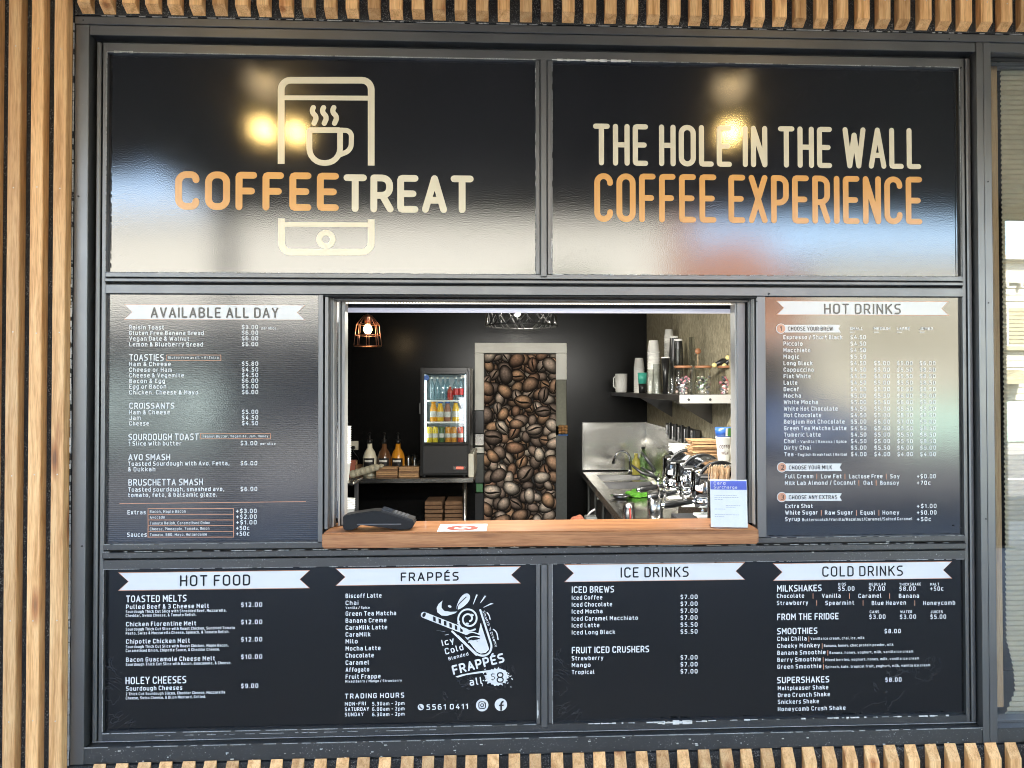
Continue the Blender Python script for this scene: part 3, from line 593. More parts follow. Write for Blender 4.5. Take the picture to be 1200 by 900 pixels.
# ---------------------------------------------------------------- the six printed panels
PRN = -.0012
class Panel:
    def __init__(s, name, label, cat, x0, x1, z0, z1, m, mp, thick=.006):
        s.t = thing(name, label, cat, ((x0+x1)/2, 0, z0)); s.o = s.t.location; s.mp = mp
        MB().box(x0-s.o.x-.004, x1-s.o.x+.004, 0, thick, -.004, z1-z0+.004).build('panel', M[m], s.t)
        s.b = {}
    def W(s, cx, cy): ox, oy, k = s.mp; return at(ox+cx/k, oy+cy/k, PRN)
    def mb(s, m, name='lettering', layer=0):
        key = (m, name, layer)
        if key not in s.b: s.b[key] = later(MB(), name, M[m], s.t)
        return s.b[key]
    def loc(s, mb_, n0):
        for i in range(n0, len(mb_.v)): v = mb_.v[i]; mb_.v[i] = (v[0]-s.o.x, v[1], v[2]-s.o.z)
    def stroke(s, txt, x0, x1, yb, yt, sw, m='white_print', layer=0, gap=.34):
        mb_ = s.mb(m, 'lettering', layer); n = len(mb_.v); a = s.W(x0, yb); b = s.W(x1, yb); mid = s.W((x0+x1)/2, yb); t = s.W((x0+x1)/2, yt)
        stroke_text(mb_, txt, a.x, b.x, mid.z, t.z, sw/s.mp[2]*3.1/900, PRN-.0008*layer, gap); s.loc(mb_, n)
    def p(s, txt, x0, x1, yb, cap, m='white_print', bold=.035, layer=0):
        mb_ = s.mb(m, 'lettering', layer); a = s.W(x0, yb); b = s.W(x1, yb) if x1 else None; mid = s.W((x0+x1)/2 if x1 else x0+30, yb)
        sh = Matrix.Translation((-s.o.x, 0, -s.o.z))
        print_text(mb_, txt, a.x, b.x if b else None, mid.z, cap/s.mp[2]*3.1/900, PRN-.0008*layer, bold, sh)
    def banner(s, x0, x1, yt, yb, notch, txt, tx0, tx1, tyt, tyb, sw, gap=.36, edge=2.0):
        a = s.W(x0, (yt+yb)/2); b = s.W(x1, (yt+yb)/2); t = s.W((x0+x1)/2, yt); u = s.W((x0+x1)/2, yb); nn = notch/s.mp[2]*3.1/900
        def poly(e): return [(a.x+e*2.4-s.o.x, t.z-e-s.o.z), (b.x-e*2.4-s.o.x, t.z-e-s.o.z), (b.x-nn-e*1.0-s.o.x, (t.z+u.z)/2-s.o.z), (b.x-e*2.4-s.o.x, u.z+e-s.o.z), (a.x+e*2.4-s.o.x, u.z+e-s.o.z), (a.x+nn+e*1.0-s.o.x, (t.z+u.z)/2-s.o.z)]
        rb = MB().sheet(poly(0), PRN).build('ribbon', M['copper_print'], s.t)
        MB().sheet(poly(edge/s.mp[2]*3.1/900), PRN-.0006).build('ribbon_face', M['white_print'], rb)
        s.stroke(txt, tx0, tx1, tyb, tyt, sw, 'black_print', 2, gap)
    def line(s, pts, hw, m='copper_print', closed=False, layer=0, name='printed_mark'):
        mb_ = s.mb(m, name, layer); n = len(mb_.v); pp = [s.W(*q) for q in pts]
        ribbon(mb_, [Vector((q.x, q.z)) for q in pp], hw/s.mp[2]*3.1/900, PRN-.0008*layer, False, closed); s.loc(mb_, n)
    def rectline(s, x0, y0, x1, y1, hw, **k): s.line([(x0, y0), (x1, y0), (x1, y1), (x0, y1)], hw, closed=True, **k)
    def rounded_line(s, pts, hw, rad, m='cream_print', closed=False, layer=0, caps=False, name='printed_mark'):
        mb_ = s.mb(m, name, layer); n = len(mb_.v)
        q = rounded(pts, rad, rad*.1); pp = [s.W(*v) for v in q]
        ribbon(mb_, [Vector((v.x, v.z)) for v in pp], hw/s.mp[2]*3.1/900, PRN-.0008*layer, caps, closed); s.loc(mb_, n)
    def poly(s, pts, m='white_print', layer=0, name='printed_mark'):
        mb_ = s.mb(m, name, layer); n = len(mb_.v); mb_.sheet([(lambda q: (q.x, q.z))(s.W(*v)) for v in pts], PRN-.0008*layer); s.loc(mb_, n)
    def disc(s, cx, cy, r, m='white_print', layer=0, r0=0, name='printed_mark'):
        mb_ = s.mb(m, name, layer); n = len(mb_.v); c = s.W(cx, cy); k = 3.1/900/s.mp[2]
        mb_.disc(c.x, c.z, r*k, PRN-.0008*layer, 28, r0*k); s.loc(mb_, n)

# sign one: logo
P = Panel('shop_sign', 'black gloss shop sign with the COFFEETREAT name and a phone and cup logo', 'sign', gx['a'], gx['b'], gz['t1'], gz['t0'], 'vinyl', (0, 0, 1))
P.stroke('COFFEE', 205, 397, 246.5, 201.5, 7.9, 'gold_print', gap=.36); P.stroke('TREAT', 402.5, 555, 249.2, 205, 7.9, 'cream_print', gap=.32)
P.rounded_line([(329.5, 192), (329.5, 94, 1), (435, 94, 1), (435, 194)], 3.9, 11); P.line([(333, 114.5), (431.5, 115)], 2.8, 'cream_print')
P.rounded_line([(330, 256), (330, 295.5, 1), (435, 295.5, 1), (435, 257)], 3.9, 11); P.line([(333.5, 263), (431.5, 263.5)], 2.8, 'cream_print', layer=0)
P.disc(382, 280.5, 11, 'cream_print', 0, 4.6)
P.rounded_line([(380, 152.5), (362.5, 152.5), (362.5, 191, 1), (398.5, 191, 1), (398.5, 152.5), (380, 152.5)], 3.3, 17)
P.rounded_line([(399, 152.5), (412, 153, 1), (411.5, 176, 1), (398, 181.5)], 2.9, 7)
for sx in (368.2, 380.2, 392.2):
    P.rounded_line([(sx-1, 126), (sx-3.4, 131, 1), (sx+3.2, 137, 1), (sx-.2, 144.5)], 3.0, 4, caps=True)
# sign two: slogan
P = Panel('slogan_sign', 'black gloss sign reading THE HOLE IN THE WALL COFFEE EXPERIENCE', 'sign', gx['c'], gx['d'], gz['t1'], gz['t0'], 'vinyl', (0, 0, 1))
P.stroke('THE HOLE IN THE WALL', 695, 1079.5, 196, 147.5, 6.2, 'cream_print', gap=.36); P.stroke('COFFEE EXPERIENCE', 696.5, 1081, 261.5, 205, 6.9, 'gold_print', gap=.36)

# all day menu
P = Panel('all_day_menu', 'grey mesh menu board headed AVAILABLE ALL DAY, left of the serving hatch', 'menu board', gx['a'], gx['e'], gz['m1'], gz['m0'], 'vinyl_mesh', (0, 330, 2.8125))
P.banner(408, 1007, 76, 126, 26, 'AVAILABLE ALL DAY', 497, 918, 85, 120, 5.2, edge=1.2)
cp = 14.0
for t, x1, yb, pr in [('Raisin Toast', 541, 158, '$3.00'), ('Gluten Free Banana Bread', 672, 176.5, '$6.00'), ('Vegan Date & Walnut', 624, 195, '$6.00'), ('Lemon & Blueberry Bread', 669, 214, '$6.00'),
        ('Ham & Cheese', 563, 278.5, '$5.80'), ('Cheese or Ham', 567, 297.5, '$4.50'), ('Cheese & Vegemite', 606, 316, '$4.50'), ('Bacon & Egg', 544, 334.5, '$6.00'), ('Egg or Bacon', 548, 353, '$5.00'), ('Chicken, Cheese & Mayo', 653, 372, '$6.00'),
        ('Ham & Cheese', 560, 437.5, '$5.00'), ('Jam', 464, 456, '$4.50'), ('Cheese', 491, 474.5, '$4.50'), ('1 Slice with butter', 598, 540.5, '$3.00'),
        ('Toasted Sourdough with Avo, Fetta,', 756, 606.5, '$6.00'), ('& Dukkah', 512, 625.5, None), ('Toasted sourdough, smashed avo,', 739, 691.5, '$6.00'), ('tomato, feta, & balsamic glaze.', 715, 709.5, None)]:
    P.p(t, 426-(yb > 500)*2-(yb > 600)*2, x1, yb, cp); 
    if pr: P.p(pr, 797-(yb > 500)*4, 851-(yb > 500)*3, yb-1, cp)
P.p('per slice', 862, 910, 157, 8); P.p('per slice', 858, 908, 538, 8)
for t, x1, yt, yb in [('TOASTIES', 540, 239, 261), ('CROISSANTS', 575, 399, 419), ('SOURDOUGH TOAST', 655, 501, 523), ('AVO SMASH', 561, 568, 589), ('BRUSCHETTA SMASH', 669, 650, 672)]:
    P.stroke(t, 426-(yb > 500)*3, x1, yb, yt, 3.3, gap=.34)
P.rectline(548, 242, 728, 260, .9); P.p('Gluten free avail. + $1 Extra', 554, 720, 254.5, 8, bold=.02); P.rectline(660, 501, 892, 518, .9); P.p('Peanut Butter, Vegemite, Jam, Honey', 668, 884, 513.5, 8, bold=.02)
P.line([(394, 732), (1008, 725)], .9)
P.p('Extras', 420, 481, 767.5, cp); P.p('Sauces', 419, 484, 841, cp)
P.rectline(488, 748, 770, 842, 1.1)
for k, (t, x1, pr) in enumerate([('Bacon, Maple Bacon', 612, '+$3.00'), ('Avocado', 543, '+$2.00'), ('Tomato Relish, Caramelised Onion', 692, '+$1.00'), ('Cheese, Pineapple, Tomato, Onion', 690, '+50c'), ('Tomato, BBQ, Mayo, Hollandaise', 682, '+50c')]):
    if k: P.line([(488, 748+18.8*k), (770, 748+18.8*k)], 1.0)
    P.p(t, 494, x1, 762+19*k, 9, bold=.02); P.p(pr, 778, 846 if len(pr) > 4 else 822, 763+18.7*k, cp)

# hot drinks menu
P = Panel('hot_drinks_menu', 'black gloss menu board headed HOT DRINKS, right of the serving hatch', 'menu board', gx['g'], gx['d'], gz['m1'], gz['m0'], 'vinyl', (860, 330, 2.8125))
P.banner(138, 710, 64, 111, 26, 'HOT DRINKS', 297, 550, 73, 107, 5.0)
for n_, cy, t, tx1, bx1 in (('1', 155, 'CHOOSE YOUR BREW', 326, 352), ('2', 612, 'CHOOSE YOUR MILK', 323, 356), ('3', 710, 'CHOOSE ANY EXTRAS', 340, 356)):
    dx = 0 if n_ == '1' else 3
    P.poly([(168+dx, cy-12.5), (bx1, cy-12.5), (bx1-7, cy), (bx1, cy+12.5), (168+dx, cy+12.5)]); P.disc(155+dx, cy, 17, 'white_print', 1); P.disc(155+dx, cy, 14.5, 'copper_print', 2)
    P.stroke(n_, 151+dx, (157 if n_ == '1' else 162)+dx, cy+8, cy-8, 2.2, 'black_print', 3); P.stroke(t, 178+dx, tx1, cy+7, cy-6.5, 2.0, 'black_print', 2, gap=.36)
for t, x0, x1 in (('SMALL', 382, 425), ('MEDIUM', 461, 515), ('LARGE', 537, 580), ('JUMBO', 612, 656)): P.stroke(t, x0, x1, 160, 150, 1.9, gap=.36)
for x0 in (382, 461, 537, 612): P.line([(x0, 166.5), (x0+17, 166.5)], 1.3, 'white_print')
A_ = ('$4.50', '$5.00', '$5.50', '$8.50'); B_ = ('$5.00', '$5.50', '$6.00', '$9.00')
HR = [('Espresso / Short Black', 358, ('$4.50',)), ('Piccolo', 226, ('$4.50',)), ('Macchiato', 252, ('$4.50',)), ('Magic', 215, ('$5.50',)), ('Long Black', 259, ('$4.50', '$5.00', '$5.00', '$6.00')), ('Cappuccino', 263, A_), ('Flat White', 253, A_), ('Latte', 209, A_), ('Decaf', 214, A_), ('Mocha', 221, B_), ('White Mocha', 277, B_), ('White Hot Chocolate', 342, A_), ('Hot Chocolate', 288, A_), ('Belgium Hot Chocolate', 365, ('$5.00', '$6.00', '$7.00', '$9.00')), ('Green Tea Matcha Latte', 371, A_), ('Tumeric Latte', 286, A_), ('Chai', 203, A_), ('Dirty Chai', 253, B_), ('Tea', 196, ('$4.00',)*4)]
for k, (t, x1, pr) in enumerate(HR):
    yb = 190+k*21.42; P.p(t, 163+k*.15, x1, yb, 14.2)
    for c, v in enumerate(pr): P.p(v, (384, 461, 537, 612)[c]+k*.1, (435, 513, 588, 664)[c]+k*.1, yb, 14.2)
P.p('- Vanilla | Banana | Spice', 210, 371, 532, 9.5, bold=.05); P.p('- English Breakfast | Herbal', 202, 373, 574.5, 9.5, bold=.05)
def row(P, items, yb, cap=14.2):
    for it in items:
        if it[0] == '|': P.line([(it[1], yb-cap-1), (it[1], yb+3)], 1.2)
        else: P.p(it[0], it[1], it[2], yb, cap)
row(P, [('Full Cream', 168, 262), ('|', 273), ('Low Fat', 287, 355), ('|', 366), ('Lactose Free', 380, 490), ('|', 502), ('Soy', 515, 546), ('+$0.00', 603, 666)], 648.5)
row(P, [('Milk Lab Almond / Coconut', 168, 401), ('|', 412), ('Oat', 427, 458), ('|', 469), ('Bonsoy', 482, 544), ('+70c', 603, 648)], 670)
row(P, [('Extra Shot', 169, 260), ('+$1.00', 603, 668)], 746.5)
row(P, [('White Sugar', 169, 276), ('|', 288), ('Raw Sugar', 300, 392), ('|', 404), ('Equal', 417, 465), ('|', 478), ('Honey', 490, 545), ('+$0.00', 603, 668)], 768)
row(P, [('Syrup', 169, 218), ('+50c', 603, 650)], 789.5); P.p('Butterscotch/Vanilla/Hazelnut/Caramel/Salted Caramel', 225, 588, 788, 10)

# hot food and frappes board
P = Panel('hot_food_menu', 'black menu board headed HOT FOOD and FRAPPÉS, with frappe drawing and phone number', 'menu board', gx['a'], gx['b'], gz['l1'], gz['l0'], 'vinyl_low', (0, 640, 3))
P.banner(415, 1090, 88.5, 152.5, 34, 'HOT FOOD', 633, 880, 100.5, 139.5, 5.6)
for t, x1, yt, yb in (('TOASTED MELTS', 656, 172, 196.5), ('HOLEY CHEESES', 655, 458, 484)): P.stroke(t, 443-(yb > 300)*2, x1, yb, yt, 3.8, gap=.34)
for t, x1, yb, pr in (('Pulled Beef & 3 Cheese Melt', 735, 219.5, '$12.00'), ('Chicken Florentine Melt', 690, 280.5, '$12.00'), ('Chipotle Chicken Melt', 668, 341.5, '$12.00'), ('Bacon Guacamole Cheese Melt', 756, 404.5, '$10.00'), ('Sourdough Cheeses', 641, 507, '$9.00')):
    P.p(t, 443, x1, yb, 15.5); P.p(pr, 847, 922 if len(pr) > 5 else 908, yb-6-(yb > 400)*2, 15.5)
for t, x1, yb in (('Sourdough Thick Cut Slice with Shredded Beef, Mozzarella,', 796, 233), ('Cheddar, Swiss Cheese, & Tomato Relish.', 690, 247.5), ('Sourdough Thick Cut Slice with Roast Chicken, Sundried Tomato', 826, 294.5), ('Pesto, Swiss & Mozzarella Cheese, Spinach, & Tomato Relish.', 806, 308.5), ('Sourdough Thick Cut Slice with Roast Chicken, Maple Bacon,', 803, 356), ('Caramelised Onion, Chipotle Sauce, & Cheddar Cheese.', 773, 370), ('Sourdough Thick Cut Slice with Bacon, Guacamole, & Cheese.', 813, 418), ('2 Thick Cut Sourdough Slices, Cheddar Cheese, Mozzarella', 791, 521.5), ('Cheese, Swiss Cheese, & Dijon Mustard, Grilled.', 724, 536.5)):
    P.p(t, 442, x1, yb, 10, bold=.04)
P.mp = (370, 640, 3.461)
P.banner(80, 832, 86, 156, 38, 'FRAPPÉS', 345, 580, 105, 141, 5.6)
for t, x1, yb in (('Biscoff Latte', 267, 210), ('Chai', 173, 239), ('Green Tea Matcha', 326, 281.5), ('Banana Creme', 287, 310), ('CaraMilk Latte', 290, 338.5), ('CaraMilk', 222, 367), ('Milo', 170, 395), ('Mocha Latte', 263, 423), ('Chocolate', 236, 452), ('Caramel', 216, 481), ('Affogato', 217, 509.5), ('Fruit Frappe', 263, 537.5)): P.p(t, 121, x1, yb, 18)
P.p('Vanilla / Spice', 121, 219, 254.5, 10, bold=.03); P.p('Mixed Berry / Mango / Strawberry', 120, 349, 552, 10.5, bold=.03)
P.p('TRADING HOURS', 118, 359, 616.5, 20, bold=.03)
for k, (t, x1, v) in enumerate((('MON-FRI', 203, '5.30am - 2pm'), ('SATURDAY', 216, '6.00am - 2pm'), ('SUNDAY', 194, '6.30am - 2pm'))): P.p(t, 118, x1, 646.5+21.7*k, 14.5, bold=.03); P.p(v, 229, 360, 645.5+21.7*k, 14.5, bold=.03)
P.disc(426, 653, 12.5); P.rounded_line([(422, 647), (422, 655, 1), (431, 658)], 2.2, 5, 'black_print', layer=1, caps=True); P.p('5561 0411', 449, 617, 662.5, 22)
P.disc(675, 645, 25); P.rounded_line([(675, 631), (661.5, 631.5, 1), (661.5, 658.5, 1), (688.5, 658.5, 1), (688.5, 631.5, 1), (675, 631)], 1.6, 8, 'black_print', layer=1); P.disc(675, 645, 7.5, 'black_print', 1, 4.6); P.disc(683, 637, 1.8, 'black_print', 1)
P.disc(751, 643, 25); P.rounded_line([(752, 667), (752, 632, 1), (762, 629.5)], 3.4, 9, 'black_print', layer=1); P.line([(743, 645), (762, 645)], 2.8, 'black_print', layer=2)
# the frappe drawing
P.mp = (480, 690, 6)
def blob(cx, cy, a, b, rot, m='white_print', layer=0, n=18, taper=0.0):
    pts = []
    for k in range(n):
        t = 2*PI*k/n; x = a*math.cos(t); y = b*math.sin(t)*(1-taper*math.cos(t)); r = math.radians(rot)
        pts.append((cx+x*math.cos(r)-y*math.sin(r), cy+x*math.sin(r)+y*math.cos(r)))
    P.poly(pts, m, layer)
P.rounded_line([(497, 150), (582, 415, 1), (548, 470, 1), (482, 470, 1), (300, 300)], 7, 30, 'white_print', layer=0, caps=True)
P.rounded_line([(340, 335), (470, 462)], 9, 3, 'white_print', layer=.4, caps=True)
P.poly([(388, 335), (440, 360), (480, 370), (480, 330), (500, 240), (560, 425), (535, 450), (500, 455), (470, 440)], layer=1)
P.rounded_line([(100, 183), (400, 302)], 21, 1, 'white_print', layer=1, caps=True); blob(102, 182, 11, 17, 25, 'black_print', 2)
for k in range(6):
    x = 175+k*38; y = 212+k*15.2; P.poly([(x-10, y-20), (x+8, y-13), (x+9, y+19-k), (x-8, y+13)], 'black_print', 2)
sp = [];
for k in range(64):
    a = 1.0+k*.2; r = 92-k*1.15; sp.append(Vector((415+r*.92*math.cos(a), 210+r*.95*math.sin(a))))
mb_ = P.mb('white_print', 'printed_mark', 3); n_ = len(mb_.v); ribbon(mb_, [Vector(((lambda q: (q.x, q.z))(P.W(v.x, v.y)))) for v in sp], 6.2/6*3.1/900, PRN-.0024, True); P.loc(mb_, n_)
blob(375, 90, 68, 30, -52, layer=2, taper=-.3); P.rounded_line([(345, 185), (330, 120, 1), (400, 55)], 3, 30, 'black_print', layer=3)
P.poly([(232, 82), (205, 105), (190, 135), (195, 165), (225, 188), (265, 190), (320, 172), (335, 160), (285, 162), (245, 155), (225, 135), (225, 108)], layer=0)
blob(282, 124, 13, 8, 20); blob(345, 235, 14, 7, -60, layer=4); blob(407, 243, 13, 7, 10, layer=4); blob(437, 182, 15, 8, 10, layer=4)
for ly in range(5): P.rounded_line([(395+ly*5, 318+ly*14), (440+ly*5, 300+ly*15, 1), (490, 318+ly*10)], 4, 20, 'white_print' if ly % 2 == 0 else 'black_print', layer=5, caps=True)
for (a, b, c) in (((475, 40), (447, 110), 7), ((535, 48), (498, 100), 8), ((583, 100), (520, 132), 12), ((190, 290), (250, 303), 9), ((250, 325), (275, 320), 5)):
    P.poly([(a[0]-c, a[1]), (a[0]+c*.6, a[1]+c*.3), (b[0]+2, b[1]), (b[0]-2, b[1]-2)], layer=0)
P.rounded_line([(545, 168), (560, 185, 1), (566, 214)], 4, 15, 'white_print', caps=True); P.rounded_line([(588, 285), (612, 300, 1), (622, 356)], 4, 20, 'white_print', caps=True)
def rot_text(P, txt, x0, x1, yb, cap, ang, m='white_print', stroke=0):
    a = P.W(x0, yb); mb2 = P.mb(m); k = 3.1/900/P.mp[2]
    mt = Matrix.Translation((a.x-P.o.x, 0, a.z-P.o.z)) @ Matrix.Rotation(math.radians(-ang), 4, 'Y')
    if stroke:
        n = len(mb2.v); stroke_text(mb2, txt, 0, (x1-x0)*k, 0, cap*k, stroke*k, PRN-.0024)
        for i in range(n, len(mb2.v)): mb2.v[i] = tuple(mt @ Vector(mb2.v[i]))
    else: print_text(mb2, txt, 0, (x1-x0)*k, 0, cap*k, PRN-.0020, .035, mt)
rot_text(P, 'Icy', 232, 318, 402, 44, 14); rot_text(P, 'Cold', 254, 384, 462, 44, 14); rot_text(P, 'Blended', 276, 418, 503, 24, 14)
rot_text(P, 'FRAPPÉS', 308, 676, 604, 66, 13, stroke=13); rot_text(P, "Smooth 'n Creamy", 512, 776, 158, 18, -70)
P.poly([(322, 618), (365, 602), (480, 582), (640, 560), (650, 570), (520, 590), (400, 606), (340, 624)], layer=.3); rot_text(P, 'all', 424, 514, 682, 52, 8)
sx_ = []
for k in range(40):
    a = 2*PI*k/40; r = (1.0 if k % 2 else .82)*random.uniform(.9, 1.12); sx_.append((612+90*r*math.cos(a), 618+66*r*math.sin(a)))
P.poly(sx_, layer=0); P.stroke('$', 572, 600, 640, 594, 4.6, 'black_print', 1); P.stroke('8', 612, 662, 660, 586, 8.5, 'black_print', 1)
for k in range(16): blob(random.choice([random.uniform(512, 545), random.uniform(680, 722)]), random.uniform(565, 690), random.uniform(3, 9), 3, random.uniform(0, 180))

# iced and cold drinks board
P = Panel('cold_drinks_menu', 'black menu board headed ICE DRINKS and COLD DRINKS, lower right', 'menu board', gx['c'], gx['d'], gz['l1'], gz['l0'], 'vinyl_low', (620, 640, 3.46))
P.banner(142, 876, 70, 141, 38, 'ICE DRINKS', 371, 647, 84, 126, 5.6)
P.stroke('ICED BREWS', 173, 345, 189, 162, 4.4, gap=.34); P.stroke('FRUIT ICED CRUSHERS', 173, 487, 433, 406, 4.4, gap=.34)
for t, x1, yb, pr in (('Iced Coffee', 297, 217, '$7.00'), ('Iced Chocolate', 337, 245, '$7.00'), ('Iced Mocha', 298, 273, '$7.00'), ('Iced Caramel Macchiato', 441, 301, '$7.00'), ('Iced Latte', 285, 329.5, '$5.50'), ('Iced Long Black', 349, 357.5, '$5.50'), ('Strawberry', 301, 462.5, '$7.00'), ('Mango', 249, 490.5, '$7.00'), ('Tropical', 265, 519, '$7.00')):
    P.p(t, 173, x1, yb, 17.5); P.p(pr, 614, 683, yb-2.5, 18)
P.mp = (880, 640, 3.4625)
P.banner(89, 817, 66, 136, 38, 'COLD DRINKS', 289, 616, 80, 122, 5.6)
for t, x1, yt, yb in (('MILKSHAKES', 287, 157, 184), ('FROM THE FRIDGE', 356, 272, 299), ('SMOOTHIES', 270, 331, 357), ('SUPERSHAKES', 318, 529, 555)): P.stroke(t, 106, x1, yb, yt, 4.4, gap=.34)
for t, x0, x1, yb in (('KIDS', 354, 386, 160), ('REGULAR', 479, 547, 160), ('THICKSHAKE', 602, 690, 160), ('MALT', 727, 764, 160), ('CANS', 482, 520, 272), ('WATER', 606, 654, 272), ('JUICES', 729, 778, 272)): P.p(t, x0, x1, yb, 11.5)
for t, x0, x1, yb in (('$5.00', 354, 420, 181), ('$7.00', 478, 544, 181), ('$8.00', 602, 668, 181), ('+50c', 727, 781, 181), ('$3.00', 480, 546, 295), ('$3.00', 604, 670, 295), ('$5.00', 728, 792, 295), ('$8.00', 542, 608, 353.5), ('$8.00', 545, 611, 550.5)): P.p(t, x0, x1, yb, 18)
row(P, [('Chocolate', 105, 216), ('|', 252), ('Vanilla', 288, 364), ('|', 400), ('Caramel', 436, 529), ('|', 563), ('Banana', 600, 682)], 210, 17.5)
row(P, [('Strawberry', 105, 232), ('|', 267), ('Spearmint', 302, 419), ('|', 455), ('Blue Heaven', 490, 629), ('|', 665), ('Honeycomb', 699, 829)], 238.5, 17.5)
for t, x1, s2, a, b, yb in (('Chai Chilla', 226, 'Vanilla ice cream, chai, ice, milk', 242, 460, 384), ('Cheeky Monkey', 280, 'Banana, honey, choc protein powder, milk', 296, 578, 412), ('Banana Smoothie', 303, 'Banana, honey, yoghurt, milk, vanilla ice cream', 319, 658, 440), ('Berry Smoothie', 284, 'Mixed berries, yoghurt, honey, milk, vanilla ice cream', 302, 682, 468.5), ('Green Smoothie', 286, 'Spinach, kale, tropical fruit, yoghurt, milk, vanilla ice cream', 302, 727, 496.5)):
    P.p(t, 107, x1, yb, 17.5); P.line([(x1+9, yb-18), (x1+9, yb+4)], 1.2); P.p(s2, a, b, yb-5, 11, bold=.05)
for t, x1, yb in (('Maltpleaser Shake', 314, 583), ('Oreo Crunch Shake', 321, 611), ('Snickers Shake', 276, 639), ('Honeycomb Crush Shake', 384, 667)): P.p(t, 109, x1, yb, 17.5)

# ================================================================ THE HATCH
hx = lambda px, Y, py=454: X(px, Y, py)
ht = thing('sliding_hatch', 'sliding metal window framing the open serving hatch', 'hatch window', (OXL, 0, 1.04))
def hb(name, x0, x1, z0, z1, y0, y1, m='alu', b=.0012): return MB().box(x0-OXL, x1-OXL, y0, y1, z0-1.04, z1-1.04, b).build(name, M[m], ht)
HZ = gz['m0']-.001; CZ = Z(622.5, -.09, 620)      # counter top height
SZ = CZ+.002
M['alu_light'] = specks('pale_anodised_edge', (.34, .33, .31), (.5, .5, .5), .6, 120, .35, .5)
M['brush'] = plain('black_brush_seal', (.008, .008, .008), .9)
def hbp(name, p0, p1, y0, y1, m='alu', z0=None, z1=None, b=.0012): return hb(name, hx(p0, y0), hx(p1, y0), z0 or SZ, z1 or HZ, y0, y1, m, b)
# head track
hb('head_track', OXL-.003, OXR+.003, HZ-.008, HZ+.0, -.028, .15, 'recess'); hb('head_track', OXL, OXR, Z(353, .03), HZ-.0085, .03, .16)
# left: fixed jamb, stacked sliding sashes
hbp('jamb', 380.5, 384.5, -.02, .05); hbp('jamb', 384.8, 389.2, .02, .09); hbp('sash_stile', 389.2, 391.0, .03, .08, 'alu_light'); 
hbp('sash_stile', 396.3, 398.2, .05, .10, 'alu_light'); hbp('brush_seal', 398.6, 399.6, .06, .12, 'brush'); hbp('sash_stile', 399.8, 404, .07, .13, 'alu_light')
M['sash_glass'] = glass_thin('sash_glass', .25)
hb('glass', hx(391, .06), hx(396.3, .06), SZ+.03, HZ-.01, .06, .065, 'sash_glass', 0)
# right: sliding sash edge and fixed jamb
hbp('sash_stile', 861.8, 863.8, .05, .12, 'alu_light'); hbp('sash_stile', 864, 873.6, .045, .10); hbp('brush_seal', 873.8, 876.8, .05, .11, 'brush'); hbp('sash_stile', 877, 878.6, .03, .09, 'alu'); hbp('jamb', 878.9, 883.4, .025, .10, 'alu'); hbp('jamb', 883.6, 884.6, -.01, .06, 'alu_light'); hbp('brush_seal', 884.8, 886.2, .0, .06, 'brush')
# LED strip under the head, batten behind it
M['led'] = mat('led', (1, 1, 1), .5, emit=(1, .90, .72), es=.2)
M['led_cool'] = mat('led_diffuser', (.9, .9, .9), .4, emit=(.80, .82, 1), es=.036)
led = thing('led_strip', 'thin lit LED strip under the head of the serving hatch', 'led strip', (0, .10, Z(355, .10)))
zl = Z(355, .10)
MB().box(hx(404, .10), hx(862, .10), .002, .012, -.0062, .0048, .001).build('strip_body', M['alu_light'], led)
lm_ = MB(); k = 0
x = hx(405, .10)
while x < hx(861, .10): lm_.box(x, x+.010, -.002, .002, -.0045, .0035, .001); x += .0125; k += 1
lm_.build('led_beads', M['led'], led, 'stuff')
bt = thing('batten_light', 'lit tube light along the ceiling just inside the hatch', 'tube light', (0, .30, Z(364, .30)))
zt = Z(364, .30)
MB().lathe([(.0105, 0), (.0105, hx(880, .3)-hx(396, .3))], (hx(396, .3), 0, 0), 16, True, 'x').build('tube', M['led_cool'], bt)
MB().box(hx(394, .3), hx(882, .3), .005, .05, .004, .05, .002).build('tube_housing', M['blackm'], bt)
al = bpy.data.lights.new('tube_glow', 'AREA'); al.shape = 'RECTANGLE'; al.size = 1.6; al.size_y = .05; al.energy = 4.6; al.color = (1, .97, .9)
ao = bpy.data.objects.new('tube_glow', al); C.objects.link(ao); ao.location = ((hx(404, .3)+hx(862, .3))/2, .34, zt-.03); ao.rotation_euler = (math.radians(38), 0, 0); ao.parent = None
# timber counter
ct = thing('timber_counter', 'oiled timber counter shelf of the serving hatch', 'counter', (0, 0, 0))
cx0, cx1 = X(377, -.09, 630), X(889.5, -.09, 630); zb_ = Z(640.5, -.09, 620)
bm = bmesh.new(); bmesh.ops.create_cube(bm, size=1)
for v in bm.verts: v.co = Vector(((cx0+cx1)/2+v.co.x*(cx1-cx0), .04+v.co.y*.26, (zb_+CZ)/2+v.co.z*(CZ-zb_)))
bmesh.ops.bevel(bm, geom=bm.edges[:], offset=.006, segments=3, affect='EDGES')
MB().bm(bm, False).build('board', M['counter'], ct)
# cut for jambs is hidden: the frame bars start on the board

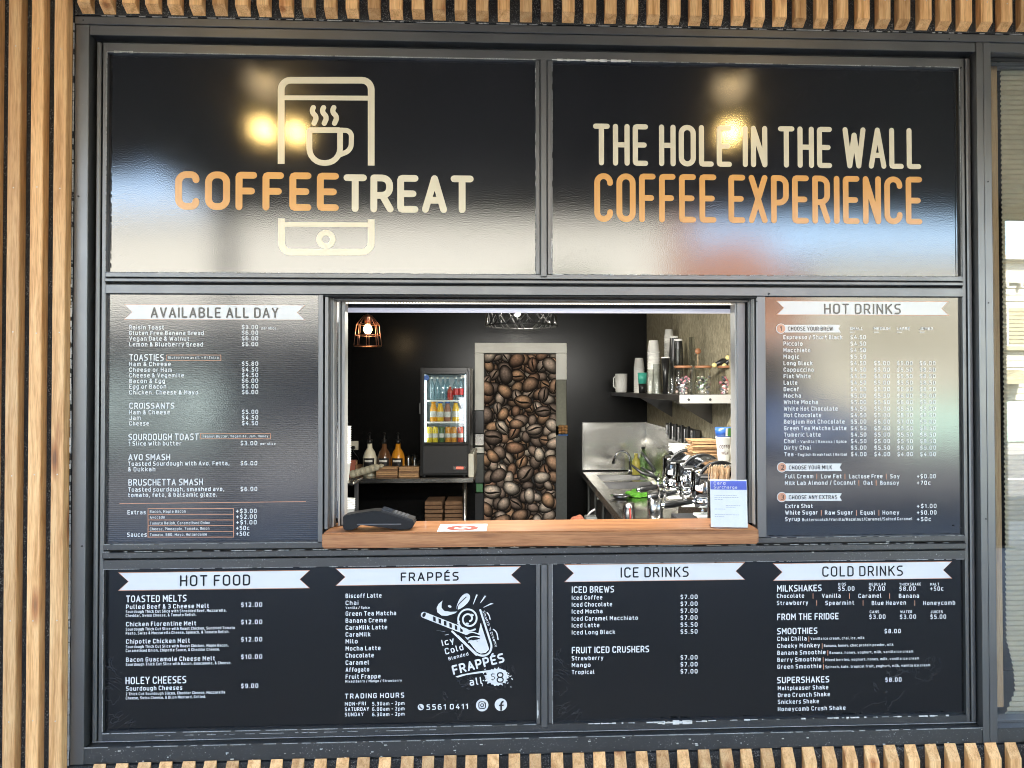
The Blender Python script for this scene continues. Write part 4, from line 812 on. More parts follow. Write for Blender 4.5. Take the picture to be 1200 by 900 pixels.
# ---------------------------------------------------------------- things on the counter
M['term'] = plain('terminal_grey', (.010, .0105, .012), .5, ior=1.3, scale=90)
M['screen'] = mat('dark_screen', (.008, .009, .012), .12)
ty = .03
tp = at(405, 617, -.03)
te = thing('card_terminal', 'black card payment terminal lying on the left end of the timber counter', 'card terminal', (hx(405, .0), .0, CZ))
L0 = hx(487, 0)-hx(405, 0)
prof = [(0, .012), (0, .058), (.05, .068), (.12, .077), (.15, .076), (L0, .034), (L0, .022), (L0-.012, .004), (L0-.05, .0015), (.07, .022), (.055, .012), (.035, .002), (.008, .002)]
bm = bmesh.new(); vv = [[bm.verts.new((x, y, z)) for x, z in prof] for y in (-.045, .035)]
n = len(prof); bm.faces.new(vv[0]); bm.faces.new(vv[1][::-1])
for i in range(n): bm.faces.new((vv[0][i], vv[1][i], vv[1][(i+1) % n], vv[0][(i+1) % n]))
bmesh.ops.recalc_face_normals(bm, faces=bm.faces[:]); bmesh.ops.bevel(bm, geom=bm.edges[:], offset=.003, segments=2, affect='EDGES')
MB().bm(bm).build('body', M['term'], te)
def slope_box(mb, x0, x1, y0, y1, lift, h):
    def zz_(x): return .077-(x-.145)*(.077-.034)/(L0-.145)
    v = [(x, y, zz_(x)+l) for x in (x0, x1) for y in (y0, y1) for l in (lift, lift+h)]
    return mb.add(v, [(0, 1, 3, 2), (4, 6, 7, 5), (0, 4, 5, 1), (2, 3, 7, 6), (0, 2, 6, 4), (1, 5, 7, 3)])
slope_box(MB(), .150, L0-.004, -.043, .033, -.001, .007).build('top_bezel', M['blackp'], te)
slope_box(MB(), .150, .190, -.038, .028, .0062, .0022).build('screen', mat('terminal_screen', (.03, .035, .045), .15), te)
M['keyg'] = mat('keypad_grey', (.10, .10, .105), .4)
for r in range(4):
    for c in range(3):
        slope_box(MB(), .196+r*.015, .205+r*.015, -.033+c*.021, -.019+c*.021, .0062, .003).build('key', M['keyg'] , te)
MB().box(.055, L0-.05, -.0475, -.044, .022, .027, .0008).build('trim', M['keyg'], te)
# small card with a no smoking symbol
nz = CZ+.0015
a_, b_, c_, d_ = at(512, 621.5, -.085), at(570, 621, -.085), at(571, 611.5, .10), at(516, 611, .10)
ns = thing('no_smoking_card', 'white card with red no smoking symbol lying flat on the timber counter', 'notice', (a_.x, -.085, CZ))
wdt = b_.x-a_.x
MB().box(0, wdt, 0, .155, .0006, .0026, .0005).build('card', M['paper'], ns)
M['red_ink'] = mat('red_ink', (.34, .06, .04), .5); M['grey_ink'] = mat('grey_ink', (.16, .16, .17), .6)
def flat_xy(mb, pts, z): return mb.add([(p[0], p[1], z) for p in pts], [tuple(range(len(pts)))])
rg = MB(); n = 32; cx_, cy_ = wdt*.5, .062
v = [(cx_+r*1.15*math.cos(2*PI*k/n), cy_+r*math.sin(2*PI*k/n), .0031) for r in (.030, .054) for k in range(n)]
rg.add(v, [(k, (k+1) % n, n+(k+1) % n, n+k) for k in range(n)]); flat_xy(rg, [(cx_-.036, cy_+.030), (cx_-.028, cy_+.036), (cx_+.036, cy_-.030), (cx_+.028, cy_-.036)], .0033)
rg.build('printed_mark', M['red_ink'], ns); tx = MB(); flat_xy(tx, [(cx_-.03, cy_-.004), (cx_+.03, cy_-.004), (cx_+.03, cy_+.004), (cx_-.03, cy_+.004)], .0029)
tx.build('cigarette_mark', M['grey_ink'], ns)
rt_ = MB(); print_text(rt_, 'NO SMOKING', .02, wdt-.02, 0, .014, 0, .03, Matrix.Translation((0, .128, .0031)) @ Matrix.Rotation(-PI/2, 4, 'X')); later(rt_, 'lettering', M['grey_ink'], ns)
# card surcharge notice in an acrylic stand
cs_o = at(832.5, 618, -.06); ang = math.radians(7); wS = .148; hS = .195
cs = thing('surcharge_notice', 'blue and white card surcharge notice in a clear acrylic stand', 'notice', (cs_o.x, cs_o.y, CZ), rotz=math.radians(-9))
tilt = Matrix.Rotation(math.radians(-7), 4, 'X')
def tl(mb): mb.v = [tuple(tilt @ Vector(v)) for v in mb.v]; return mb
M['blue_ink'] = plain('blue_print', (.065, .10, .48), .45, var=.04)
tl(MB().box(.002, wS-.002, .001, .002, .004, hS-.003)).build('card', M['paper'], cs)
tl(MB().sheet([(.003, .152), (wS-.003, .152), (wS-.003, hS-.008), (.003, hS-.008)], .0004)).build('printed_mark', M['blue_ink'], cs)
sl_ = MB(); print_text(sl_, 'Card', .016, .062, .172, .0115, .0, .03, tilt @ Matrix.Translation((0, -.0002, 0))); print_text(sl_, 'Surcharge', .016, .108, .156, .0115, .0, .03, tilt @ Matrix.Translation((0, -.0002, 0))); later(sl_, 'lettering', M['white_print'], cs)
ln = MB(); M['faint_ink'] = mat('faint_ink', (.42, .42, .44), .6)
for zz0, w0, w1 in ((.128, .018, .105), (.120, .018, .112), (.112, .018, .05), (.088, .062, .12), (.082, .062, .10), (.074, .018, .06), (.052, .018, .115), (.044, .018, .055)):
    x = w0
    while x < w1: l = random.uniform(.004, .012); ln.sheet([(x, zz0), (min(x+l, w1), zz0), (min(x+l, w1), zz0+.0022), (x, zz0+.0022)], .0003); x += l+.002
tl(ln).build('fine_print', M['faint_ink'], cs, 'stuff')
tl(MB().box(0, wS, -.0035, -.0015, .001, hS, .0005)).build('acrylic_front', M['acrylic'], cs); MB().box(0, wS, 0, .07, .0, .0025, .0005).build('acrylic_foot', M['acrylic'], cs)
# canister of wooden stirrers
kp = at(846, 612, .12)
kk = thing('stirrer_canister', 'steel canister holding pale wooden stirrers behind the surcharge notice', 'canister', (X(845.5, .23), .23, CZ-.06))
MB().lathe([(.062, 0), (.064, .005), (.064, .215), (.062, .218), (.058, .215), (.058, .02)], n=32).build('can', M['steel'], kk)
stm = MB().box(-.0028, .0028, -.0012, .0012, 0, .185, .0008).build('stirrer', M['stick'], kk).data
first = kk.children[-1]; bpy.data.objects.remove(first)
for i in range(62):
    a = random.uniform(0, 2*PI); r = .048*math.sqrt(random.random()); o = bpy.data.objects.new('stirrer', stm); C.objects.link(o); o.parent = kk
    o.location = (r*math.cos(a), r*math.sin(a), .09+random.uniform(-.006, .008)); o.rotation_euler = (random.uniform(-.10, .10)-.2*r/.054*math.sin(a), .16*r/.054*math.cos(a)+.03+random.uniform(-.07, .07), random.uniform(0, PI))

# ================================================================ INSIDE
BY = 4.0; RX = 1.25; FLOOR = 0.0
def st(name, x0, x1, y0, y1, z0, z1, m): return tag(MB().box(x0, x1, y0, y1, z0, z1).build(name, M[m]), kind='structure')
M['floor_in'] = plain('grey_vinyl_floor', (.07, .07, .07), .45)
M['ceil_in'] = plain('ceiling_board', (.14, .135, .12), .8)
st('shop_floor', -2.4, 1.9, .12, BY+1.6, -.05, 0.004, 'floor_in'); st('shop_ceiling', -2.4, 1.9, .10, BY+1.6, 2.75, 2.82, 'ceil_in')
dx0, dx1 = hx(566.5, BY), hx(664, BY); dzt = Z(414, BY)      # doorway
ox0 = hx(556.5, BY)
st('shop_back_wall', -2.4, ox0, BY, BY+.12, 0.004, 2.75, 'wall_black'); st('shop_back_wall', dx1, RX, BY, BY+.12, 0.004, 2.75, 'wall_black'); st('shop_back_wall', ox0, dx1, BY, BY+.12, Z(402, BY), 2.75, 'wall_black')
st('shop_left_wall', -2.52, -2.4, .05, BY+1.6, 0, 2.75, 'wall_black')
# fibrous wall board on the right
m = mat('fibre_board', (.3, .27, .19), .8); mp, _ = mapped(m, (1, 30, 9)); n1 = N(m, 'ShaderNodeTexNoise', Scale=2.2, Detail=8.0, Roughness=.7, Distortion=1.2); L(m, mp.outputs[0], n1.inputs['Vector'])
r = ramp(m, [(.34, (.13, .105, .058)), (.5, (.25, .215, .135)), (.64, (.38, .34, .235))]); L(m, n1.outputs['Fac'], r.inputs[0]); L(m, r.outputs[0], bsdf(m).inputs['Base Color']); bump(m, n1.outputs['Fac'], .7, .004); M['fibre'] = m; r.color_ramp.elements[1].color = (.30, .26, .17, 1); r.color_ramp.elements[2].color = (.46, .41, .29, 1)
st('shop_right_wall', RX, RX+.1, .12, BY, 0, 2.75, 'fibre')
st('shop_front_return', RX+.0, PX0+.01, .10, .2, 0, 2.75, 'wall_black')
st('shop_front_lining', -2.4, cx0+.02, .14, .2, 0.004, 2.75, 'wall_black'); st('shop_front_lining', cx0+.02, RX, .14, .2, .004, zb_-.0, 'wall_black'); st('shop_front_lining', cx0+.02, RX, .36, .40, 2.02, 2.75, 'wall_black')
st('shop_front_lining', -2.4, cx0+.0, .055, .13, .004, 2.75, 'wall_black'); st('shop_front_lining', cx1+.03, PX0+.01, .055, .095, .004, 2.75, 'wall_black')
st('shop_front_lining', cx0, cx1+.03, .055, .13, 2.02, 3.4, 'wall_black')
# kitchen behind the doorway
st('kitchen_back_wall', -2.4, 1.9, BY+1.6, BY+1.7, 0, 2.75, 'cream_w')

# door frame
df = thing('door_frame', 'white painted door frame round the coffee bean picture', 'door frame', (ox0, BY, 0))
zt_ = Z(402, BY); zt2 = dzt; q = hx(651.5, BY-.02)
MB().box(0, dx1-ox0, -.03, .0, zt2-0, zt_, .003).build('head', M['white'], df)
MB().box(0, hx(567, BY)-ox0, -.029, .0, Z(480.5, BY), zt2-.001, .003).build('jamb', M['white'], df)
MB().box(q-ox0, dx1-ox0, -.029, .0, Z(445, BY), zt2-.001, .003).build('jamb', M['white'], df)
M['olive'] = plain('olive_laminate', (.20, .20, .14), .5); M['grey_dark'] = plain('grey_panel', (.09, .095, .09), .45)
MB().box(q-ox0, dx1-ox0, -.020, .0, .0, Z(510, BY), .002).build('lower_jamb', M['grey_dark'], df)
# the strip of kitchen seen right of the picture
kt = thing('kitchen_cupboard', 'olive kitchen cupboard edge seen right of the coffee bean picture', 'cupboard', (q, BY+.02, 0))
MB().box(0, dx1-q, 0, .05, Z(500, BY), Z(445, BY), .003).build('door', M['olive'], kt); MB().box(0, dx1-q, -.015, .05, Z(516, BY), Z(511, BY), .003).build('shelf', M['white'], kt)
fb = thing('food_tray', 'tray of golden pastries on the shelf right of the bean picture', 'pastry tray', (q+.02, BY-.03, Z(510.5, BY)))
M['pastry'] = plain('golden_pastry', (.42, .22, .08), .7, var=.4, scale=80)
MB().box(0, .09, -.02, .02, .0, .012, .002).build('tray', mat('blue_tray', (.03, .12, .35), .4), fb)
for k in range(9):
    o = MB().lathe([(0, -.016), (.013, -.01), (.018, 0), (.013, .011), (0, .016)], n=10).build('pastry', M['pastry'], fb, loc=((k % 3)*.028+.016, (k % 2)*.01, .03+(k//3)*.026))
# appliance strip at the left of the picture
ap = thing('wall_oven', 'dark oven front with steel trim between the black wall and the bean picture', 'oven', (ox0, BY+.03, 0))
dwx = hx(567, BY)-ox0
for nm, ya, yb2, mm, yy in (('glass_panel', 481, 508, 'blackp', 0), ('control_panel', 508.5, 522, 'steel', -.012), ('lower_trim', 524, 531, 'white', -.012), ('lower_door', 532, 566, 'grey_dark', 0), ('base', 578, 612, 'blackm', 0)):
    MB().box(0, dwx, yy, .05, Z(yb2, BY), Z(ya, BY), .003).build(nm, M[mm], ap)
MB().lathe([(.012, 0), (.012, -.02)], (.04, -.012, Z(515, BY)), 14, True, 'y').build('knob', M['steel'], ap)
MB().box(0.01, dwx-.01, -.004, .0, Z(577, BY), Z(567, BY), .002).build('label_panel', mat('green_label', (.10, .28, .12), .5), ap)

# the coffee bean picture on the door
pic = thing('coffee_bean_poster', 'tall photo print of roasted coffee beans covering the back door', 'poster', ((dx0+q)/2, BY-.035, 0))
x0p, x1p = hx(567.3, BY-.03), hx(651.5, BY-.03); z1p = Z(415, BY-.03); z0p = .08
m = mat('dark_print', (.006, .005, .004), .5); M['dark_print'] = m
MB().box(x0p-pic.location.x, x1p-pic.location.x, 0, .03, z0p, z1p, .001).build('backing', m, pic)
m = mat('bean_print', rough=.75, ior=1.25); at_ = N(m, 'ShaderNodeAttribute', attribute_name='shade'); mp, _ = mapped(m, (1, 1, 1)); n1 = N(m, 'ShaderNodeTexNoise', Scale=55.0, Detail=5.0); L(m, mp.outputs[0], n1.inputs['Vector'])
r = ramp(m, [(.3, (.62, .62, .62)), (.7, (1.1, 1.1, 1.1))]); L(m, n1.outputs['Fac'], r.inputs[0]); mx = N(m, 'ShaderNodeMix', data_type='RGBA', blend_type='MULTIPLY'); mx.inputs[0].default_value = 1
L(m, at_.outputs['Color'], mx.inputs[6]); L(m, r.outputs[0], mx.inputs[7]); L(m, mx.outputs[2], bsdf(m).inputs['Base Color']); M['bean'] = m
bb = MB(); bb.col = []
rb = random.Random(21)
def lerp3(a, b, t): return tuple(a[i]+(b[i]-a[i])*t for i in range(3))
def bean(cx, cz, a, b, rot, y, tone, crease):
    n = 20; rings = [(1.0, .0), (.93, .10), (.78, .38), (.55, .75), (.28, 1.0), (0, 1.0)]
    hxo, hzo = -.10*a, .22*b; ca, sa = math.cos(rot), math.sin(rot)
    base = len(bb.v); v = []
    for ri, (r, t) in enumerate(rings):
        for k in range(n if r > 0 else 1):
            th = 2*PI*k/n; wob = 1+.04*math.sin(3*th+cx*40)
            lx, lz = a*r*math.cos(th)*wob, b*r*math.sin(th)*wob
            gx_ = lx*ca-lz*sa+hxo*(1-r); gz_ = lx*sa+lz*ca+hzo*(1-r)
            px_, pz_ = cx+gx_, cz+gz_
            px_ = min(max(px_, x0p-pic.location.x+.002), x1p-pic.location.x-.002); pz_ = min(max(pz_, z0p), z1p-.003)
            bb.v.append((px_, y, pz_)); up_ = (lz*ca+lx*sa)/b
            c = lerp3((.008, .006, .005), tone, 2.3*t*t*(.62+.38*max(-1, min(1, up_))+.0)); bb.col.append((*c, 1))
    nr = len(rings)
    for i in range(nr-2):
        for k in range(n): bb.f.append((base+i*n+k, base+i*n+(k+1) % n, base+(i+1)*n+(k+1) % n, base+(i+1)*n+k)); bb.smooth.append(False)
    cc = base+(nr-1)*n
    for k in range(n): bb.f.append((base+(nr-2)*n+k, base+(nr-2)*n+(k+1) % n, cc)); bb.smooth.append(False)
    if crease:
        off = rb.uniform(-.25, .25)*b; m_ = 11; base = len(bb.v); wd = .11*b
        for i in range(m_):
            t = i/(m_-1)*2-1; lx = a*.9*t; lz = off*(1-t*t)+.10*b*math.sin(t*PI)
            for sgn, col in ((1.9, tuple(min(1, q_*1.15) for q_ in tone)), (1, (.012, .008, .006)), (-1, (.010, .007, .005)), (-1.8, tuple(q_*.6 for q_ in tone))):
                w_ = wd*sgn*(1-.75*t*t); X_, Z_ = cx+lx*ca-(lz+w_)*sa, cz+lx*sa+(lz+w_)*ca
                bb.v.append((min(max(X_, x0p-pic.location.x+.002), x1p-pic.location.x-.002), y-.0001, min(max(Z_, z0p), z1p-.003))); bb.col.append((*col, 1))
        for i in range(m_-1):
            for j in range(3): bb.f.append((base+i*4+j, base+i*4+j+1, base+(i+1)*4+j+1, base+(i+1)*4+j)); bb.smooth.append(False)
bx0, bx1 = x0p-pic.location.x, x1p-pic.location.x
tones = [(.62, .51, .41), (.54, .42, .33), (.45, .28, .18), (.36, .26, .20), (.56, .34, .20), (.74, .62, .50), (.26, .19, .15), (.38, .22, .14)]
y = -.0004; bl = []
for layer, (cnt, sc_) in enumerate(((300, .8), (190, .95), (60, 1.12))):
    tries = 0; pts = []
    dmin = (.055, .082, .15)[layer]
    while len(pts) < cnt and tries < 4000:
        tries += 1; px_, pz_ = rb.uniform(bx0+.01, bx1-.01), rb.uniform(z0p, z1p-.01)
        if all((px_-u)**2+(pz_-w_)**2 > dmin**2 for u, w_ in pts): pts.append((px_, pz_))
    for px_, pz_ in pts:
        dim = (.45, .85, 1.0)[layer]; fq = dim*rb.uniform(.8, 1.15); t = tuple(c*fq for c in rb.choice(tones)); y -= .00003
        A = .072*sc_*rb.uniform(.85, 1.15); bean(px_, pz_, A, A*rb.uniform(.62, .8), rb.uniform(0, PI), y, t, rb.random() < .42)
bb.build('bean_print', M['bean'], pic)

# ---------------------------------------------------------------- lamps inside
M['bulb'] = mat('lit_bulb', (1, .9, .7), .3, emit=(1, .70, .34), es=1.2)
PY = 2.94; pc = at(431, 405, PY); zt0 = Z(374, PY, 431); zsh = Z(383, PY, 431)
pn = thing('pendant_lamp', 'copper wire cage pendant lamp with a lit bulb', 'pendant lamp', (pc.x, PY, pc.z))
kk_ = 1/900*(PY+3.1)
def r_(px): return px*kk_
cg = MB(); H = lambda py: Z(py, PY, 431)-pc.z
rings = [(r_(4.2), H(369.5)), (r_(13), H(380.5)), (r_(14.4), H(393)), (r_(15.8), H(405.5))]
for rr, hh in rings[1:]: cg.tube([(rr*math.cos(2*PI*k/28), rr*math.sin(2*PI*k/28), hh) for k in range(28)], .0032, 6, True, True)
for k in range(8):
    a = 2*PI*(k+.35)/8; cg.tube([(r*math.cos(a), r*math.sin(a), h) for r, h in rings], .0030, 6)
cg.build('cage', M['copper'], pn)
MB().lathe([(r_(4.6), H(370)), (r_(4.6), H(372)), (r_(3.8), H(378)), (r_(2.8), H(381)), (r_(2.8), H(369)), (r_(1), H(368.5))], n=20).build('lamp_holder', M['copper'], pn)
MB().lathe([(0, H(391.5)), (r_(3.2), H(390.5)), (r_(5.1), H(387)), (r_(4.6), H(383.5)), (r_(2.2), H(380)), (0, H(380))], n=20).build('bulb', M['bulb'], pn)
MB().tube([(0, 0, H(369)), (0, 0, 2.75-pc.z)], .003, 6).build('cord', M['blackm'], pn)
pl = bpy.data.lights.new('pendant_glow', 'POINT'); pl.energy = .9; pl.color = (1, .72, .38); pl.shadow_soft_size = .035
po_ = bpy.data.objects.new('pendant_glow', pl); C.objects.link(po_); po_.location = (pc.x, PY, pc.z+H(387)-.0)
# perforated drum lamp
DY = 2.0; dc = at(611, 372, DY); dk = (DY+3.1)/900
dr = thing('drum_lamp', 'black drum ceiling lamp with leaf cut outs and a lit bulb', 'ceiling lamp', (dc.x, DY, dc.z))
DH = lambda py: Z(py, DY, 611)-dc.z
db = MB(); Rr = 41*dk; zlo = DH(382); zhi = zlo+.20
db.tube([(Rr*math.cos(2*PI*k/48), Rr*math.sin(2*PI*k/48), zlo) for k in range(48)], .006, 6, True, True); db.tube([(Rr*.93*math.cos(2*PI*k/48), Rr*.93*math.sin(2*PI*k/48), zhi) for k in range(48)], .006, 6, True, True)
rd = random.Random(4)
for k in range(26):
    a = 2*PI*k/26+rd.uniform(-.05, .05); s_ = rd.choice((-1, 1))*rd.uniform(.45, .95); mids = []
    for j in range(7):
        t = j/6; aa = a+s_*t; rr = Rr*(1-.07*t); mids.append((rr*math.cos(aa), rr*math.sin(aa), zlo+(zhi-zlo)*t))
    db.tube(mids, [.011, .006, .009, .005, .010, .006, .010], 5)
db.build('shade', M['blackp'], dr)
MB().lathe([(0, DH(371)), (.018, DH(370)), (.026, DH(366)), (.018, DH(361)), (.010, DH(358)), (0, DH(358))], (-5*dk, 0, 0), 16).build('bulb', mat('cool_bulb', (1, 1, 1), .4, emit=(1, .95, .82), es=2), dr)
MB().tube([(-5*dk, 0, DH(358)), (0, 0, 2.75-dc.z)], .006, 6).build('cord', M['blackm'], dr)
pl2 = bpy.data.lights.new('drum_glow', 'POINT'); pl2.energy = 4.2; pl2.color = (1, .95, .82); pl2.shadow_soft_size = .03
po2 = bpy.data.objects.new('drum_glow', pl2); C.objects.link(po2); po2.location = (dc.x-5*dk, DY, dc.z+DH(368))

# ---------------------------------------------------------------- left bench and what stands on it
BF = 3.35; bz = Z(560.5, BF, 480)
bx_l = -2.3; bx_r = X(555, BF, 565)
bn = thing('steel_bench', 'steel topped bench along the black back wall, on the left', 'bench', (bx_r, BF, 0))
MB().box(bx_l-bx_r, 0, 0, BY-BF-.003, bz-.04, bz, .003).build('bench_top', M['steel'], bn)
MB().box(-.045, 0, .03, BY-BF-.003, bz+.001, Z(531, BF+.1, 552), .003).build('upstand', M['cream_w'], bn)
for xx in (X(544.5, BF+.05), -1.9):
    MB().lathe([(.019, 0.004), (.019, bz-.04)], (xx-bx_r, .06, 0), 14).build('leg', M['steel'], bn)
MB().box(bx_l-bx_r, -.05, .05, .55, .30, .32, .002).build('lower_shelf', M['steel'], bn)
def on_bench(px, Y=BF+.12): return (X(px, Y), Y, bz+.0005)
# fridge
fx0, fx1 = X(492.5, BF+.05), X(551, BF+.05); fy = BF+.05; fzt = Z(431, fy, 520); fzb = bz+.012
fg = thing('drinks_fridge', 'black countertop drinks fridge with a lit glass door', 'fridge', (fx0, fy, bz+.001))
FW = fx1-fx0; FH = fzt-bz; FD = .42; zs = Z(519.5, fy, 520)-bz
def fbx(nm, x0, x1, y0, y1, z0, z1, mm, b=.002): return MB().box(x0, x1, y0, y1, z0, z1, b).build(nm, mm if not isinstance(mm, str) else M[mm], fg)
fbx('cabinet', 0, .022, .0, FD, .012, FH, 'blackp'); fbx('cabinet', FW-.022, FW, .0, FD, .012, FH, 'blackp'); fbx('cabinet', .0225, FW-.0225, .0, FD, FH-.05, FH, 'blackp'); fbx('cabinet', .0225, FW-.0225, .025, FD, .012, zs-.01, 'blackp')
M['fr_in'] = plain('fridge_lining', (.62, .68, .68), .4, var=.04)
fbx('lining', .023, FW-.023, FD-.02, FD-.005, zs-.005, FH-.052, 'fr_in'); fbx('lining', .023, .035, .03, FD-.021, zs-.005, FH-.052, 'fr_in'); fbx('lining', FW-.035, FW-.023, .03, FD-.021, zs-.005, FH-.052, 'fr_in')
fbx('grille', .012, FW-.012, .006, .024, .03, zs-.02, 'blackm'); fbx('display', FW*.66, FW*.92, .002, .0055, .062, .092, 'steel'); fbx('readout', FW*.72, FW*.86, .0, .0016, .068, .086, mat('red_readout', (.1, .01, .01), .3, emit=(1, .08, .05), es=.25), .0005)
for fx in (.03, FW-.05):
    for yy in (.03, FD-.06): MB().lathe([(.012, 0), (.014, .012)], (fx, yy, 0), 10).build('foot', M['blackm'], fg)
dr0, dr1 = .012, FW-.012
fbx('door_frame', dr0, dr0+.022, -.02, -.001, zs-.012, FH-.03, 'blackp'); fbx('door_frame', dr1-.022, dr1, -.02, -.001, zs-.012, FH-.03, 'blackp'); fbx('door_frame', dr0+.0225, dr1-.0225, -.02, -.001, FH-.052, FH-.03, 'blackp'); fbx('door_frame', dr0+.0225, dr1-.0225, -.02, -.001, zs-.012, zs+.008, 'blackp')
fbx('door_handle', -.006, .006, -.035, -.02, FH*.58, FH*.68, 'grey_dark')
M['fr_glass'] = glass_thin('fridge_glass', .05, (.96, .99, 1)); fbx('glass', dr0+.022, dr1-.022, -.012, -.008, zs+.008, FH-.052, 'fr_glass', 0)
lt = fbx('fridge_light', .037, .047, .03, .045, zs+.01, FH-.06, mat('fridge_tube', (1, 1, 1), .5, emit=(.85, .97, 1), es=.4)); fbx('fridge_light', FW-.047, FW-.037, .03, .045, zs+.01, FH-.06, bpy.data.materials['fridge_tube'])
zA, zB, zC = Z(519, fy+.1, 520)-bz, Z(493.8, fy+.1, 520)-bz, Z(468.8, fy+.1, 520)-bz
sh = []
for zq in (zB, zC):
    g = MB()
    for k in range(13): g.box(.036+(FW-.072)*k/12-.0012, .036+(FW-.072)*k/12+.0012, .05, FD-.022, zq-.003, zq-.0006)
    g.box(.035, FW-.035, .05, .055, zq-.0145, zq-.0006); g.build('wire_shelf', M['white'], fg)
MB().disc(.052, 0, .024, -.0126, 24).build('sticker', mat('blue_sticker', (.05, .15, .5), .4), fg, loc=(0, 0, FH-.085))
MB().box(FW-.075, FW-.045, -.0126, -.0122, FH-.085, FH-.062).build('sticker', M['paper'], fg)
M['water'] = glass_thin('water_bottle', .18, (.80, .92, .95), .05); M['oj'] = plain('orange_juice', (.75, .33, .02), .3, var=.08); M['oj2'] = plain('golden_juice', (.80, .47, .03), .3, var=.08); M['choc'] = plain('milk_drink', (.34, .16, .10), .4)
M['red'] = plain('red_label', (.50, .03, .025), .35); M['yel'] = plain('yellow_can', (.72, .55, .05), .3, var=.3, scale=120); M['grn'] = plain('green_can', (.08, .14, .05), .35, var=.4, scale=120); M['ora'] = plain('orange_can', (.65, .30, .05), .3, var=.4, scale=120); M['blu'] = plain('blue_cap', (.05, .14, .45), .35); M['redcan'] = plain('red_can', (.55, .10, .06), .3, var=.4, scale=120)
M['lab_w'] = plain('pale_label', (.6, .6, .55), .5, var=.3, scale=60)
def bottle(name, label, cat, loc, r, h, body, cap, lab=None, group=None, rot=0, par=None, neck=.38):
    t = thing(name, label, cat, loc, group)
    MB().lathe([(r*.9, 0), (r, h*.03), (r, h*.58), (r*.88, h*.68), (r*neck, h*.82), (r*neck, h*.92)], n=16).build('body', M[body], t)
    MB().lathe([(r*neck*1.15, h*.915), (r*neck*1.15, h), (r*neck*.9, h*1.005)], n=12).build('cap', M[cap], t)
    if lab: MB().lathe([(r*1.01, h*.22), (r*1.01, h*.5)], n=16, cap=False).build('label_band', M[lab], t)
    return t
def can(label, loc, r, h, body, group):
    t = thing('drink_can', label, 'can', loc, group)
    MB().lathe([(r*.8, 0), (r, h*.05), (r, h*.90), (r*.82, h)], n=16).build('body', M[body], t); MB().lathe([(r*.78, h*1.001), (r*.78, h*1.01), (0, h*1.01)], n=16).build('lid', M['chrome'], t)
    MB().lathe([(r*1.01, h*.35), (r*1.01, h*.6)], n=16, cap=False).build('label_band', M['lab_w'], t); return t
FB = Vector((fx0, fy, bz))
def shelfpos(px, z, dy=.1): return (X(px, fy+dy), fy+dy, bz+z)
k9 = (fy+.1+3.1)/900
for i, px in enumerate((506, 512.5, 519, 524.5)): bottle('water_bottle', ('clear water bottle at the left end of the top fridge shelf', 'second clear water bottle on the top fridge shelf', 'third clear water bottle on the top fridge shelf', 'clear water bottle beside the red labelled bottles on the top fridge shelf')[i], 'bottle', shelfpos(px, zC, .10+.02*(i % 2)), 3.4*k9, 27*k9, 'water', 'white', None, 'water bottles in the fridge')
for i, px in enumerate((527.5, 534, 540)): bottle('soft_drink_bottle', ('red labelled soft drink bottle on the top fridge shelf, left of three', 'red labelled soft drink bottle on the top fridge shelf, middle of three', 'red labelled soft drink bottle on the top fridge shelf, right of three')[i], 'bottle', shelfpos(px, zC, .09), 3.3*k9, (17, 27, 27)[i]*k9, 'water' if i else 'redcan', 'white', 'red', 'soft drinks in the fridge')
for i, (px, mm, cp_, hh) in enumerate(((508, 'oj', 'oj', 24), (516, 'oj2', 'blu', 23), (524.5, 'choc', 'blu', 23), (534, 'oj2', 'blu', 24))): bottle('juice_bottle', ('orange juice bottle at the left of the middle fridge shelf', 'golden juice bottle with blue cap, second on the middle fridge shelf', 'brown milk drink bottle on the middle fridge shelf', 'golden juice bottle with blue cap at the right of the middle fridge shelf')[i], 'bottle', shelfpos(px, zB, .08), 4.0*k9, hh*k9, mm, cp_, 'lab_w', 'juices in the fridge', neck=.6)
for i, (px, mm) in enumerate(((503, 'yel'), (510, 'yel'), (517.5, 'grn'), (525, 'ora'), (532, 'ora'), (539.5, 'redcan'))): can(('yellow can at the left end of the bottom fridge shelf', 'yellow can second from the left on the bottom fridge shelf', 'dark green can on the bottom fridge shelf', 'orange can beside the green can on the bottom fridge shelf', 'orange can beside the red can on the bottom fridge shelf', 'red can at the right end of the bottom fridge shelf')[i], shelfpos(px, zA, .07), 3.4*k9, 19*k9, mm, 'cans in the fridge')
